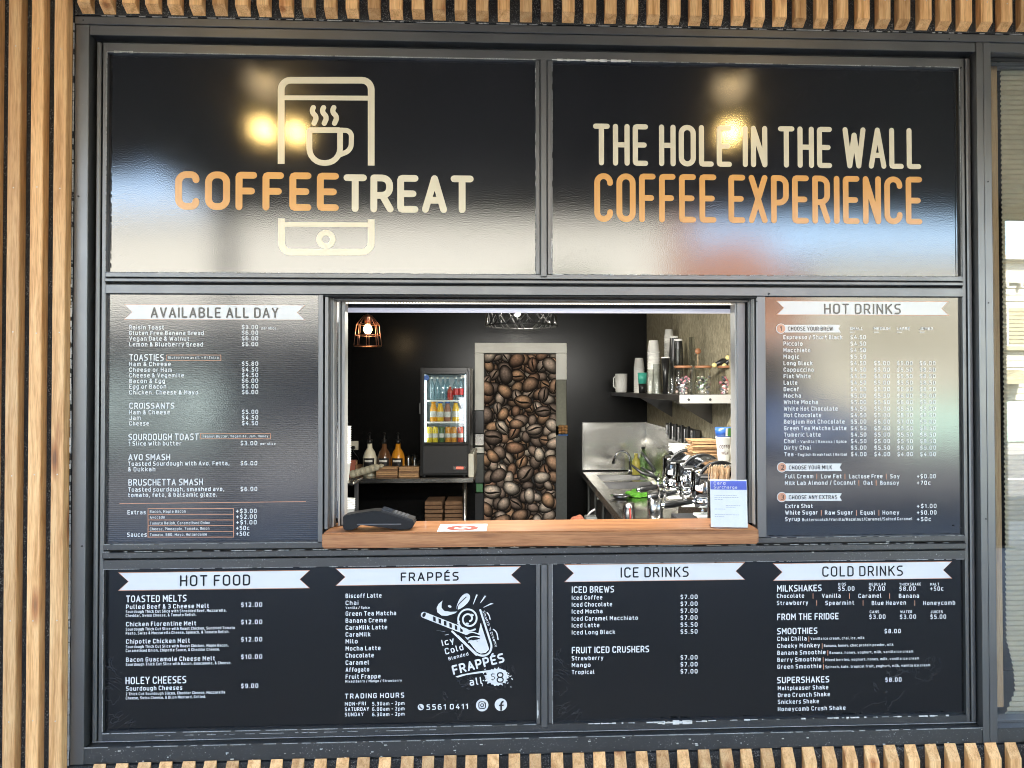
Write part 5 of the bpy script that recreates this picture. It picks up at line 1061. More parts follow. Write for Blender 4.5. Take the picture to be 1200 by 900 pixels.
# syrup bottles with pumps
M['syr_w'] = plain('white_syrup', (.72, .68, .52), .3, var=.04); M['syr_b'] = plain('brown_syrup', (.12, .055, .025), .15); M['syr_o'] = plain('caramel_syrup', (.58, .24, .02), .2, var=.06)
ks = (BF+.22)/900*1.0; ks = (BF+.2+3.1)/900
for i, (px, mm, lb) in enumerate(((433.5, 'syr_w', 'white sauce bottle with black pump on the steel bench'), (450.5, 'syr_b', 'dark brown syrup bottle with black pump on the steel bench'), (466.5, 'syr_o', 'caramel coloured syrup bottle with black pump on the steel bench'))):
    Y = BF+.2; t = thing('syrup_bottle', lb, 'syrup bottle', (X(px, Y), Y, bz+.001), 'pump bottles on the bench'); z_ = lambda py: Z(py, Y, px)-bz
    R_ = 7.8*ks; MB().lathe([(R_*.95, 0), (R_, .01), (R_, z_(536)), (R_*.75, z_(529.5)), (R_*.38, z_(525)), (R_*.34, z_(519.5))], n=24).build('body', M[mm], t)
    MB().lathe([(R_*.42, z_(519.8)), (R_*.42, z_(515.5)), (R_*.15, z_(514.5)), (R_*.13, z_(509)), (R_*.2, z_(508.5)), (R_*.2, z_(507)), (0, z_(506.5))], n=14).build('pump', M['blackp'], t)
    MB().tube([(0, 0, z_(507.6)), (.006, -.012, z_(507.3)), (.010, -.030, z_(509))], .0045, 6).build('spout', M['blackp'], t)
    lbm = MB().lathe([(R_*1.012, z_(549)), (R_*1.012, z_(536.5))], n=10, cap=False, a0=-PI*.78, a1=-PI*.22).build('label_band', M['blackp'], t)
    MB().lathe([(R_*1.02, z_(541)), (R_*1.02, z_(538.5))], n=8, cap=False, a0=-PI*.70, a1=-PI*.32).build('printed_mark', M['lab_w'], t)
# clear cups upside down, kraft cup sleeves, paper roll, sachets
M['clearcup'] = glass_thin('clear_cup', .16, (.90, .92, .90), .08)
for i, (px, w_, h_) in enumerate(((479, 4.5, 15), (486, 4.5, 15), (491.5, 3.2, 9))):
    Y = BF+.24; t = thing('clear_cup_stack', ('clear plastic cup stack right of the caramel syrup', 'clear plastic cup stack second from the caramel syrup', 'short clear cup stack against the fridge')[i], 'cup stack', (X(px, Y), Y, bz+.001), 'clear cups on the bench')
    pr = []; zc = 0
    for j in range(6): pr += [(w_*ks*(.98-.02*j), h_*ks*j/6+.03), (w_*ks*(1.04-.02*j), h_*ks*j/6+.034)]
    MB().lathe([(w_*ks, 0)]+pr+[(w_*ks*.8, h_*ks+.06)], n=20).build('cups', M['clearcup'], t)
for i, (pxa, pxb) in enumerate(((440.5, 466), (467, 491))):
    Y = BF+.05; t = thing('sleeve_box', ('kraft cup sleeves stacked below the brown syrup', 'kraft cup sleeves stacked beside the fridge')[i], 'stack', (X(pxa, Y), Y, bz+.001), 'kraft sleeve stacks on the bench'); W_ = X(pxb, Y)-X(pxa, Y)
    for j in range(5): MB().box(rb.uniform(0, .004), W_-rb.uniform(0, .004), rb.uniform(0, .006), .12, j*.0175+.0005, j*.0175+.0165, .002).build('sleeve', M['kraft'] if (i+j) % 3 else M['carton'], t)
Y = BF+.04; rl = thing('paper_cup_sleeve_roll', 'white wrapped cup packet lying across the left end of the steel bench', 'cup packet', (X(425, Y), Y, bz+.045))
ra = (X(411, Y)-X(425, Y), 0, -.016); rb_ = (X(450, Y)-X(425, Y), 0, .062)
ptsr = [Vector(ra).lerp(Vector(rb_), t/14) for t in range(15)]
M['wrap'] = plain('crinkled_wrap', (.46, .42, .30), .55, var=.3, scale=70, bumpv=.8)
MB().tube(ptsr, [.030+(.003 if k % 2 else -.001)-(.014 if k > 11 else 0)-(.01 if k == 14 else 0) for k in range(15)], 14, False).build('packet', M['wrap'], rl)
Y = BF+.30; bx = thing('tea_box', 'small red and cream packet under the wall socket', 'packet', (X(408, Y), Y, bz+.001))
MB().box(0, .065, 0, .05, 0, .125, .002).build('box', plain('terracotta_pack', (.40, .12, .07), .6), bx); MB().box(.055, .075, .01, .05, .0, .120, .001).build('flap', M['kraft'], bx)
bx = thing('tea_box', 'narrow brown packet left of the white sauce bottle', 'packet', (X(416, Y), Y, bz+.001)); MB().box(0, .07, 0, .05, 0, .085, .002).build('box', M['carton'], bx); MB().box(.012, .022, -.001, .0, 0.0, .080).build('stripe', M['kraft'], bx)
# wall socket
sp_ = at(413.5, 522, BY); so_ = thing('wall_socket', 'cream wall socket with a black plug on the black wall', 'socket', (sp_.x, BY-.001, sp_.z))
kB = (BY+3.1)/900; MB().box(-6.5*kB, 6.5*kB, -.010, 0, -5.2*kB, 5.2*kB, .003).build('plate', M['cream_w'], so_); MB().lathe([(.017, 0), (.017, -.030), (.010, -.036)], (1.2*kB, -.010, -2.2*kB), 12, True, 'y').build('plug', M['blackp'], so_)
MB().tube([(1.2*kB, -.045, -2.2*kB), (2.5*kB, -.055, -7*kB), (7*kB, -.05, -13*kB), (10*kB, -.04, -22*kB)], .004, 6).build('cable', M['blackm'], so_)
# stacks of white cups at the left, near the hatch
def cupstack(name, label, x, y, z0, r0, h, pitch, m_='paper', group=None, up=True, n=24, cat='cup stack', inv=False):
    """nested paper cups, rims showing"""
    t = thing(name, label, cat, (x, y, z0), group); pr = []; nn = max(1, int(h/pitch)); base = h-nn*pitch
    rows = []
    if inv:       # mouth down: full cup at the top of the pile
        for j in range(nn): zq = j*pitch; rows.append(MB().lathe([(r0*1.05, zq), (r0*1.05, zq+.004), (r0*.985, zq+.005), (r0*.95, zq+pitch-.0005)], n=n, cap=False))
        tp_ = MB().lathe([(r0*1.05, nn*pitch), (r0*1.05, nn*pitch+.004), (r0*.98, nn*pitch+.005), (r0*.76, nn*pitch+r0*2.0), (r0*.72, nn*pitch+r0*2.0), (0, nn*pitch+r0*1.98)], n=n)
        rows.append(tp_)
    else:
        rows.append(MB().lathe([(0, 0), (r0*.74, 0), (r0*.985, r0*2.2), (r0*1.05, r0*2.2+.001), (r0*1.05, r0*2.2+.005), (r0*.97, r0*2.2+.005)], n=n))
        for j in range(nn): zq = r0*2.2+.005+j*pitch; rows.append(MB().lathe([(r0*.96, zq), (r0*.99, zq+pitch-.005), (r0*1.05, zq+pitch-.004), (r0*1.05, zq+pitch), (r0*.95, zq+pitch)], n=n, cap=False))
    for q_ in rows: q_.build('paper_cup', M[m_], t)
    return t
YC = 1.2; ux = X(404.5, YC)
lb2 = thing('side_shelf', 'narrow steel shelf just inside the left edge of the hatch', 'shelf', (ux-.35, YC-.12, 0)); zsA = Z(563, YC, 405)
MB().box(0, .42, 0, .26, zsA-.012, zsA, .002).build('shelf_board', M['steel'], lb2)
for q1_ in (.02, .38): MB().box(q1_, q1_+.02, .22, .25, .004, zsA-.0125, .002).build('post', M['blackm'], lb2)
cupstack('paper_cup_tower', 'tall tower of nested white paper cups just inside the left edge of the hatch', ux-.012, YC, zsA+.0005, .043, .205, .0125, inv=False)
cupstack('paper_cup_tower', 'lower tower of nested white cups under the side shelf, left edge of the hatch', X(408, YC), YC+.0, Z(603, YC, 408)-.05, .038, .06, .0125)
lb3 = thing('side_shelf', 'lower steel shelf carrying cups at the left edge of the hatch', 'shelf', (ux-.35, YC-.12, 0)); MB().box(0, .42, 0, .26, Z(603, YC, 408)-.0625, Z(603, YC, 408)-.0505, .002).build('shelf_board', M['steel'], lb3)
# cartons below the bench
cY = BF+.12; zb0 = .3205
for i, (pa, pb) in enumerate(((497, 519), (521, 543))):
    t = thing('carton_stack', ('stack of flat brown cartons under the bench, left one', 'stack of flat brown cartons under the bench, right one')[i], 'carton stack', (X(pa, cY), cY, zb0), 'cartons under the bench'); W_ = X(pb, cY)-X(pa, cY); top = Z(587, cY, 520)-zb0; nb = 9
    for j in range(nb):
        c_ = MB().box(rb.uniform(0, .008), W_-rb.uniform(0, .008), rb.uniform(0, .01), .3, top*j/nb+.001, top*(j+1)/nb-.006, .002).build('carton', M['carton'], t)

# ---------------------------------------------------------------- right side: splashback, sink bench, shelf
sx0 = X(682, BY-.02); bzr = Z(552.5, BY-.02, 690); spt = Z(495, BY-.02, 720)
sp = thing('splashback', 'steel splashback round the corner behind the sink', 'splashback', (RX, BY, bzr))
MB().box(sx0-RX, -.004, -.014, -.002, .012, spt-bzr, .002).build('back_sheet', M['steel'], sp); MB().box(-.014, -.002, -3.4, -.0145, .012, spt-bzr, .002).build('side_sheet', M['steel'], sp)
MB().box(sx0-RX, sx0-RX+.012, -.018, -.0142, .012, spt-bzr+.003, .002).build('edge_trim', M['alu_light'], sp)
sb = thing('sink_bench', 'long steel sink bench along the right wall', 'sink bench', (sx0, BY, 0))
W_ = RX-sx0-.016; Dn = 3.72
# top with a sunken double bowl: strips round the bowl openings
y0s, y1s, y2s, y3s = -.30, -.72, -.80, -1.25
tz0, tz1 = bzr-.035, bzr
for a in ((0, W_, -.02, y0s), (0, .10, y0s-.0005, y3s), (W_-.10, W_, y0s-.0005, y3s), (.1005, W_-.1005, y1s, y2s), (0, W_, y3s-.0005, -Dn)):
    MB().box(a[0], a[1], a[2], a[3], tz0, tz1, .0015).build('bench_top', M['steel'], sb)
for ya, yb2 in ((y0s, y1s), (y2s, y3s)):
    q_ = MB(); x0_, x1_ = .1, W_-.1
    q_.add([(x0_, ya, tz1-.001), (x1_, ya, tz1-.001), (x1_, yb2, tz1-.001), (x0_, yb2, tz1-.001), (x0_+.02, ya-.02, tz1-.17), (x1_-.02, ya-.02, tz1-.17), (x1_-.02, yb2+.02, tz1-.17), (x0_+.02, yb2+.02, tz1-.17)], [(0, 1, 5, 4), (1, 2, 6, 5), (2, 3, 7, 6), (3, 0, 4, 7), (4, 5, 6, 7)]); q_.build('sink_bowl', M['steel_dark'], sb)  # bowls in a darker steel than the bench top
MB().box(-.001, .02, -Dn, -.02, tz0-.02, tz0-.0005, .002).build('edge_lip', M['steel'], sb)
for k in range(7): MB().box(.03, .046, -.25-k*.55, -.22-k*.55, .004, tz0-.021, .002).build('leg', M['grey_dark'], sb)
for k in range(6): MB().box(.05, .062, -.76-k*.55, -.27-k*.55, .12, tz0-.05, .003).build('cupboard_door', M['blackm'], sb)
MB().lathe([(.010, 0), (.010, .018)], (.018, -1.1, tz0-.06), 10, True, 'x').build('knob', M['white'], sb)
# tap
ty_ = BY-.2; tx_ = X(738, ty_); tbz = bzr+.0005
tp_ = thing('kitchen_tap', 'chrome gooseneck tap behind the sink', 'tap', (tx_, ty_, tbz)); kt_ = (ty_+3.1)/900
arc = [(0, 0, 0), (0, 0, 16*kt_)]+[(-9*kt_+9*kt_*math.cos(a), -.0, 16*kt_+10*kt_*math.sin(a)) for a in [PI*k/10 for k in range(1, 9)]]+[(-19.5*kt_, 0, 15*kt_)]
MB().tube(arc, .0105, 10).build('spout', M['chrome'], tp_); MB().lathe([(.02, 0), (.018, .03), (.012, .04)], n=14).build('base', M['chrome'], tp_); MB().tube([(-19.5*kt_, 0, 15*kt_), (-20.2*kt_, 0, 11.5*kt_)], .015, 10).build('nozzle', M['blackp'], tp_)
# bottles by the tap
M['soap_g'] = glass_thin('green_soap', .12, (.55, .72, .45), .05); M['soap_y'] = plain('yellow_soap', (.55, .48, .10), .25)
Y = BY-.32
for px, mm, lb, hpx, rr in ((745, 'soap_y', 'yellow washing liquid bottle right of the tap', 25, 5), (753.5, 'soap_g', 'green tinted spray bottle in the corner of the splashback', 33, 5)):
    kq = (Y+3.1)/900; bottle('soap_bottle', lb, 'soap bottle', (X(px, Y), Y, bzr+.001), rr*kq, hpx*kq, mm, 'blackp' if mm == 'soap_g' else 'soap_y', None, 'bottles behind the sink')
# green cloth
Y = 2.35; cl_ = thing('green_cloth', 'bright green cloth heaped on the sink bench', 'cloth', (X(748, Y), Y, bzr+.001)); bm = bmesh.new(); bmesh.ops.create_icosphere(bm, subdivisions=4, radius=1); kq = (Y+3.1)/900
rn = random.Random(3)
for v in bm.verts:
    c = v.co; n_ = 1+.16*math.sin(c.x*5+c.y*3)+.13*math.sin(c.y*9+c.z*4)+.08*math.sin(c.x*14-c.z*9); v.co = Vector((c.x*13*kq*n_, c.y*.10*n_, max(0, (c.z*.5+.12)*10*kq*n_)+.004))
MB().bm(bm, True).build('cloth', plain('green_microfibre', (.13, .40, .04), .9, var=.2, scale=120, bumpv=.6), cl_)
# plate/bowl on the bench
Y = 2.25; MBp = thing('steel_dish', 'shallow round steel dish on the bench left of the green cloth', 'dish', (X(727, Y), Y, bzr+.001)); MB().lathe([(.03, 0), (.05, .004), (.075, .02), (.078, .021), (.05, .008), (0, .006)], n=28).build('dish', M['chrome'], MBp)
# cloth over the bench end and small items just above the counter edge
Y = 1.1; rc = thing('brown_cloth', 'folded rust brown cloth showing above the back of the timber counter', 'cloth', (X(664, Y), Y, Z(612, Y, 675)-.05)); kq = (Y+3.1)/900
bm = bmesh.new(); bmesh.ops.create_icosphere(bm, subdivisions=5, radius=1)
for v in bm.verts:
    c = v.co; n_ = 1+.05*math.sin(c.x*7)+.03*math.sin(c.y*8+c.x*4); v.co = Vector(((c.x+1)*13*kq, c.y*.07, max(0, (1-abs(c.x)**4)*(c.z*.5+.5)*(7*kq+.052)*n_)))
MB().bm(bm, True).build('cloth', plain('rust_cotton', (.26, .08, .04), .9, var=.3, scale=90, bumpv=.7), rc)
rs = thing('trolley', 'low steel trolley behind the counter holding a brown cloth and jugs', 'trolley', (X(656, Y), Y, 0)); tzt = Z(612, Y, 675)-.0505
MB().box(0, X(742, Y)-X(656, Y), -.1, .25, tzt-.02, tzt, .002).build('shelf', M['steel'], rs)
for xx in (.01, X(742, Y)-X(656, Y)-.03):
    for yy in (-.09, .22): MB().box(xx, xx+.02, yy, yy+.02, .004, tzt-.0205).build('leg', M['grey_dark'], rs)
dv = thing('receipt_printer', 'small grey printer with a roll beside the brown cloth', 'printer', (X(686, Y), Y, tzt+.0005)); MB().box(0, 14*kq, 0, .10, 0, .075, .006).build('body', M['grey_dark'], dv); MB().box(.008, 14*kq-.02, -.002, .002, .045, .065, .001).build('slot', M['lab_w'], dv); MB().tube([(.01, .03, .076), (.03, .03, .10), (.055, .03, .115)], .006, 8).build('lever', M['alu_light'], dv)
jg = thing('milk_jug', 'steel milk jug standing behind the timber counter near the coffee machine', 'milk jug', (X(739, Y-.1), Y-.02, tzt+.0005)); jz = Z(589, Y, 739)-tzt
MB().lathe([(.034, 0), (.036, .01), (.036, jz*.7), (.030, jz*.85), (.033, jz), (.031, jz), (.028, jz*.85), (.033, jz*.6), (.033, .01), (0, .01)], n=24).build('body', M['steel'], jg); MB().tube([(0, -.035, jz*.85), (0, -.062, jz*.75), (0, -.062, jz*.4), (0, -.036, jz*.3)], .0045, 6).build('handle', plain('red_handle', (.35, .03, .02), .4), jg)
# wall shelf with brackets
hx0 = .92; shy = 1.1; shz = Z(463, shy, 800)
ws = thing('wall_shelf', 'steel wall shelf on the right wall carrying cups, glasses and jars', 'wall shelf', (RX, shy, shz))
MB().box(hx0-RX, -.003, .0, BY-shy-.01, -.012, 0, .001).build('shelf_board', M['steel_dark'], ws); MB().box(hx0-RX, -.003, -.004, .0, -.046, .002, .001).build('end_lip', M['alu_light'], ws); MB().box(hx0-RX-.003, hx0-RX, .0, BY-shy-.01, -.032, .0, .001).build('edge_lip', M['steel_dark'], ws)
for k in range(3): MB().lathe([(.007, 0), (.007, -.003)], (hx0-RX+.05+k*.12, -.004, -.025), 10, True, 'y').build('rivet', M['blackm'], ws)
for yy in (.55, 1.75):
    q_ = MB(); q_.add([(-.004, yy, -.013), (hx0-RX+.03, yy, -.013), (-.004, yy, -.19), (-.004, yy+.004, -.013), (hx0-RX+.03, yy+.004, -.013), (-.004, yy+.004, -.19)], [(0, 1, 2), (5, 4, 3), (0, 3, 4, 1), (1, 4, 5, 2), (2, 5, 3, 0)]); q_.build('bracket', M['steel_dark'], ws)
def sh(px, Y): return (X(px, Y), Y, shz+.0006)
YK = lambda Y: (Y+3.1)/900
mg = thing('white_mug_stack', 'white mug at the far end of the wall shelf', 'mug', sh(728, 3.3)); kq = YK(3.3)
MB().lathe([(5.5*kq, 0), (6.8*kq, .01), (7.2*kq, 22*kq), (6.8*kq, 22*kq), (6.3*kq, .02), (0, .02)], n=24).build('body', M['paper'], mg); MB().tube([(-6.8*kq, 0, 19*kq), (-9*kq, 0, 17*kq), (-9*kq, 0, 7*kq), (-6.6*kq, 0, 5*kq)], .006, 8).build('handle', M['paper'], mg)
def inv_stack(lb, px, Y, rpx, ypx_top, m_='paper', n=None, name='paper_cup_stack', group='cup stacks on the wall shelf', pitch=2.6, z0=0.0):
    kq = YK(Y); top = Z(ypx_top, Y, px)-shz; r0 = rpx*kq; h = max(pitch*kq, top-r0*2.0-z0)
    x, y_, z = sh(px, Y); return cupstack(name, lb, x, y_, z+z0, r0, h, pitch*kq, m_, group, inv=True)
inv_stack('white paper cups beside the teal cup, far end of the wall shelf', 749, 2.9, 6.2, 419)
tc = thing('teal_cup', 'teal cup with a black base leaning by the white cups', 'cup', sh(753, 2.6)); kq = YK(2.6); MB().lathe([(4.2*kq, 0), (5.0*kq, 11*kq)], n=20).build('base', M['blackp'], tc); MB().lathe([(4.9*kq, 11.05*kq), (6*kq, 24*kq), (0, 24*kq)], n=20).build('band', plain('teal', (.05, .36, .27), .4), tc)
inv_stack('tall tower of white paper cups left of the black cups', 766, 2.3, 7.2, 396, pitch=3.2)
inv_stack('tallest tower of white paper cups behind the black cups', 784, 2.6, 5.6, 385, pitch=3.2)
for px, Y, yt, lb in ((790, 2.2, 394, 'black paper cups with white rim, behind the other black cups'), (795, 1.9, 397.5, 'black paper cups with white rim, nearer pair on the wall shelf')):
    kq = YK(Y); x, y_, z = sh(px, Y); t = thing('black_cup_stack', lb, 'cup stack', (x, y_, z), 'black cups on the wall shelf'); tz = Z(yt, Y, px)-shz
    cl2 = MB().lathe([(5.6*kq, 0), (5.9*kq, tz-24*kq), (4.9*kq, tz-3*kq), (4.9*kq, tz-2.5*kq)], n=20).build('cups', M['blackp'], t); MB().lathe([(5.0*kq, tz-2.5*kq), (5.0*kq, tz), (0, tz)], n=20).build('rim', M['paper'], t)
bc = thing('black_cup_stack', 'single black paper cup standing mouth up before the white towers', 'cup stack', sh(780, 1.9), 'black cups on the wall shelf'); kq = YK(1.9); bz0 = Z(439, 1.9, 780)-shz; bt0 = Z(420, 1.9, 780)-shz
MB().lathe([(3.4*kq, 0), (3.4*kq, bz0), (5.0*kq, bt0)], n=20).build('cups', M['blackp'], bc); MB().lathe([(5.3*kq, bt0), (5.3*kq, bt0+1.4*kq), (0, bt0+1.4*kq)], n=20).build('rim', M['paper'], bc)
def clearstack(lb, px, Y, rpx, ytop, rows_=7, taper=.8):
    kq = YK(Y); x, y_, z = sh(px, Y); t = thing('clear_cup_stack', lb, 'cup stack', (x, y_, z), 'clear cups on the wall shelf'); tz = Z(ytop, Y, px)-shz; r0 = rpx*kq; pr = []
    for j in range(rows_): q = j/rows_; pr += [(r0*(1.04-(1-taper)*q), tz*q*.55), (r0*(1.04-(1-taper)*q), tz*q*.55+.003), (r0*(.97-(1-taper)*q), tz*q*.55+.0035)]
    MB().lathe(pr+[(r0*taper*.92, tz), (0, tz)], n=20).build('cups', M['clearcup'], t); return t
clearstack('clear cups between the teal cup and the white tower, left pair', 762, 2.1, 5.5, 433); clearstack('clear cups in front of the tall white tower', 770, 1.9, 6.5, 427)
clearstack('clear cups below the black cups, on the wall shelf', 788, 1.7, 6, 424); clearstack('narrow clear cups left of the glass jars', 796, 1.7, 4.6, 409, 9); clearstack('tall clear cup tower rising between the glass jars', 811, 1.75, 4.6, 395, 12, .75); clearstack('small clear cups in front of the brown lidded jars', 800, 1.5, 5, 443)
# jars with timber lids
M['jar'] = glass_thin('jar_glass', .14, (.94, .95, .93), .02); M['lidw'] = plain('timber_lid', (.25, .11, .05), .5, var=.2)
sw = [(.55, .12, .12), (.6, .45, .4), (.12, .12, .13), (.5, .2, .25), (.65, .6, .5), (.08, .08, .09), (.15, .2, .12)]
swm = [plain('sweet_%s' % n_, c, .4, var=.1) for n_, c in zip(('red', 'pink', 'black', 'rose', 'cream', 'coal', 'green'), sw)]
for i, (px, rp) in enumerate(((801, 10), (824, 9.5), (850, 9))):
    Y = 1.32; kq = YK(Y); x, y_, z = sh(px, Y); jt = Z(431.5, Y, px)-shz
    t = thing('sweet_jar', ('glass jar with timber lid and dark sweets, leftmost of the three jars', 'glass jar with timber lid and green sweets, middle of the three jars', 'glass jar with timber lid and red sweets, rightmost of the three jars')[i], 'jar', (x, y_, z), 'jars on the wall shelf')
    MB().lathe([(rp*kq*.97, 0), (rp*kq, .004), (rp*kq, jt-.001)], n=28).build('glass', M['jar'], t); MB().lathe([(rp*kq*1.06, jt), (rp*kq*1.06, jt+2.6*kq), (rp*kq*.9, jt+2.9*kq)], n=28).build('lid', M['lidw'], t)
    sm = {}
    for k in range(46):
        a = rb.uniform(0, 2*PI); rr = (rp*kq-.011)*math.sqrt(rb.random()); zq = .009+(jt*.62)*rb.random()
        mi = rb.choice({0: [2, 5, 2, 1, 5, 3], 1: [6, 2, 6, 4, 5], 2: [0, 3, 5, 2, 1]}[i])
        if mi not in sm: sm[mi] = MB()
        sm[mi].lathe([(0, -.008), (.007, -.005), (.009, 0), (.007, .005), (0, .008)], (rr*math.cos(a), rr*math.sin(a), zq), 8)
    for mi, b_ in sm.items(): b_.build('sweets', swm[mi], t, 'stuff')
# dark lolly bundles on the jars
lo = thing('lolly_bundle', 'dark wrapped bundle with pale tips lying on the rightmost jar', 'wrapped bundle', (X(850, 1.32), 1.32, Z(427, 1.32, 850))); kq = YK(1.32)
for q_ in ((-14, -1, 6, 4), (-2, -1.5, 13, 10), (2, 8, 14, 17)):
    MB().tube([(q_[0]*kq, -.02, q_[1]*kq), ((q_[0]+q_[2])/2*kq, -.015, (q_[1]+q_[3])/2*kq+.01), (q_[2]*kq, 0, q_[3]*kq)], [.010, .018, .016], 8).build('wrapped_stick', M['blackp'], lo); MB().lathe([(0, -.016), (.012, -.01), (.015, 0), (.012, .01), (0, .016)], (q_[0]*kq, -.02, q_[1]*kq), 12, True, 'x').build('tip', plain('pale_yellow', (.62, .52, .22), .5) if 'pale_yellow' not in bpy.data.materials else bpy.data.materials['pale_yellow'], lo)
pg_ = thing('paper_tag', 'small brown and pink tag standing on the middle jar', 'tag', (X(818, 1.4), 1.4, Z(430.5, 1.4, 818)+.001)); kq = YK(1.4)
MB().tube([(0, 0, 0), (0, 0, 18*kq)], .002, 6).build('stick', M['stick'], pg_); MB().lathe([(0, -.004), (3.6*kq, -.003), (3.6*kq, .003), (0, .004)], (0, 0, 19*kq), 16, True, 'y').build('disc', M['lidw'], pg_)

# ---------------------------------------------------------------- coffee machine
em = thing('espresso_machine', 'chrome three group espresso machine with black handled portafilters', 'coffee machine', (.82, .35, bzr+.001)); ex, ey, ez = em.location
def q3(px, py, Y): p = at(px, py, Y); return Vector((p.x-ex, p.y-ey, p.z-ez))
topz = Z(543, .5, 845)-ez
MB().box(.10, .40, -.10, .80, .03, topz-.0005, .012).build('body', M['chrome'], em); MB().box(.02, .40, -.12, .82, .0, .028, .004).build('base', M['blackp'], em)
MB().box(-.16, .10, -.10, .80, .01, .045, .004).build('drip_tray', M['steel'], em)
gr = MB()
for k in range(30): gr.box(-.155, .095, -.095+k*.030, -.089+k*.030, .0455, .050)
gr.build('drip_grille', M['blackm'], em, 'stuff')
MB().box(.09, .41, -.11, .81, topz, topz+.012, .004).build('cup_tray', M['steel'], em)
for i, (pxa, pya, pxb, pyb, d) in enumerate(((749, 574, 777, 569, 4.0), (762, 582.5, 792, 577, 3.76), (777.5, 592, 810, 588, 3.5))):
    Yh = d-3.1; a = q3(pxa, pya, Yh-.02); b = q3(pxb, pyb, Yh+.02)
    # portafilter handle with a chrome end
    pts = [a.lerp(b, t) for t in (0, .06, .2, .45, .75, 1.0)]
    MB().tube(pts, [.012, .0165, .018, .0155, .0125, .012], 16).build('handle', M['blackp'], em)
    dd = (b-a).normalized(); MB().tube([a-dd*.016, a-dd*.010, a, a+dd*.004], [.004, .011, .0135, .012], 14).build('handle_cap', M['chrome'], em)
    gc = b+dd*.055; MB().tube([b, gc], [.006, .008], 8).build('handle_neck', M['chrome'], em)
    MB().lathe([(.030, -.030), (.036, -.012), (.036, .010), (.030, .014)], tuple(gc), 24).build('basket', M['chrome'], em)
    MB().tube([(gc.x, gc.y, gc.z-.03), (gc.x, gc.y-.012, gc.z-.045), (gc.x, gc.y-.012, gc.z-.06)], .006, 8).build('spout', M['chrome'], em)
    MB().lathe([(.040, .015), (.052, .022), (.054, .060), (.050, .075), (.050, .135), (.040, .150), (0, .152)], tuple(gc), 32).build('group_head', M['chrome'], em)
    # domed chrome cowl over the group with a black rim
    R2 = .105; cxg, czg = gc.x+.045, gc.z+.08
    prf = [(math.cos(t)*R2*.95+.02, math.sin(t)*R2*.95) for t in [math.radians(q_) for q_ in range(180, 29, -12)]]
    mb = MB(); w0 = .075
    for s_ in (-1, 1):
        pass
    v = [(cxg+x, gc.y+s_*w0, czg+z) for s_ in (-1, 1) for x, z in prf]; n_ = len(prf); mb.add(v, [(j, j+1, n_+j+1, n_+j) for j in range(n_-1)], True); mb.add(v, [tuple(range(n_)), tuple(range(2*n_-1, n_-1, -1))]); mb.build('cowl', M['chrome'], em)
    MB().tube([(cxg+x*1.04, gc.y-w0-.004, czg+z*1.04) for x, z in prf], .009, 8).build('cowl_trim', M['blackp'], em)
    # lever pad
    MB().box(cxg-.085, cxg-.015, gc.y-w0-.03, gc.y-w0+.03, czg+.03, czg+.052, .006).build('paddle', M['blackp'], em)
    MB().box(cxg-.075, cxg-.020, gc.y-w0-.032, gc.y-w0-.028, czg+.038, czg+.044).build('paddle_slot', M['alu_light'], em)
    MB().box(gc.x-.03, gc.x+.045, gc.y-.05, gc.y+.05, gc.z-.075, gc.z-.063, .003).build('cup_rest', M['white'], em)
# steam wands and levers at the far side
for k, (pa, pb, pc_) in enumerate((((768, 552), (758, 538), (752, 530)), ((770, 560), (752, 554), (740, 545)), ((772, 566), (764, 555), (752, 548)))):
    MB().tube([q3(*pa, 1.0), q3(*pb, 1.02), q3(*pc_, 1.05)], [.008, .009, .006], 8).build('steam_lever', M['blackp'], em)
for px in (772, 779, 800, 819): MB().tube([q3(px, 556, .6), q3(px-1, 566, .58), q3(px+1, 588, .6)], .005, 8).build('steam_wand', M['chrome'], em)
for i in range(7):
    c = q3(rb.uniform(768, 826), rb.uniform(560, 578), rb.uniform(.45, .8)); MB().lathe([(0, -.008), (.008, -.006), (.010, 0), (.008, .006), (0, .008)], tuple(c), 12).build('fitting', M['chrome'] if i % 2 else M['blackp'], em)
MB().box(-.06, .10, -.09, .22, .05, gc.z-.08, .004).build('lower_panel', M['blackm'], em)
# knock cylinder on the bench
Y = 1.0; kn = thing('steel_canister', 'tall steel canister under the portafilter handles', 'canister', (X(767, Y), Y, bzr+.0005)); kt2 = Z(574, Y, 767)-bzr; kq = YK(Y)
MB().lathe([(9*kq, 0), (9*kq, kt2), (8.6*kq, kt2), (8.6*kq, .02)], n=32).build('body', M['steel'], kn)
# cups, bags on the machine
def papercup(name, lb, px, py0, pyt, Y, rpx, band=None, text=False):
    x, z0, z1 = X(px, Y), Z(py0, Y, px), Z(pyt, Y, px); kq = YK(Y); h = z1-z0; t = thing(name, lb, 'cup', (x, Y, z0))
    MB().lathe([(0, .001), (rpx*kq*.72, 0), (rpx*kq, h*.96), (rpx*kq*1.05, h*.97), (rpx*kq*1.05, h), (rpx*kq*.95, h), (rpx*kq*.68, .01)], n=28).build('cup', M['paper'], t)
    return t, h, rpx*kq
ztp = ez+topz+.012
Y = .52; px_ = 847.5; y0p = 543.5
cpt, hC, rC = papercup('printed_paper_cup', 'white paper cup printed COFFEE TREAT under a stack of blue cups', px_, y0p, 516, Y, 9)
cpt.location.z = ztp+.0005
lb_ = MB()
k_ = MB(); cl3 = MB()
print_text(k_, 'COFFEE', -.030, .030, hC*.52, .016, 0, .02, Matrix.Identity(4)); print_text(k_, 'TREAT', -.024, .024, hC*.26, .014, 0, .02, Matrix.Identity(4)); WRAP = (k_, rC)
later(k_, 'lettering', mat('brown_ink', (.12, .05, .04), .6), cpt)
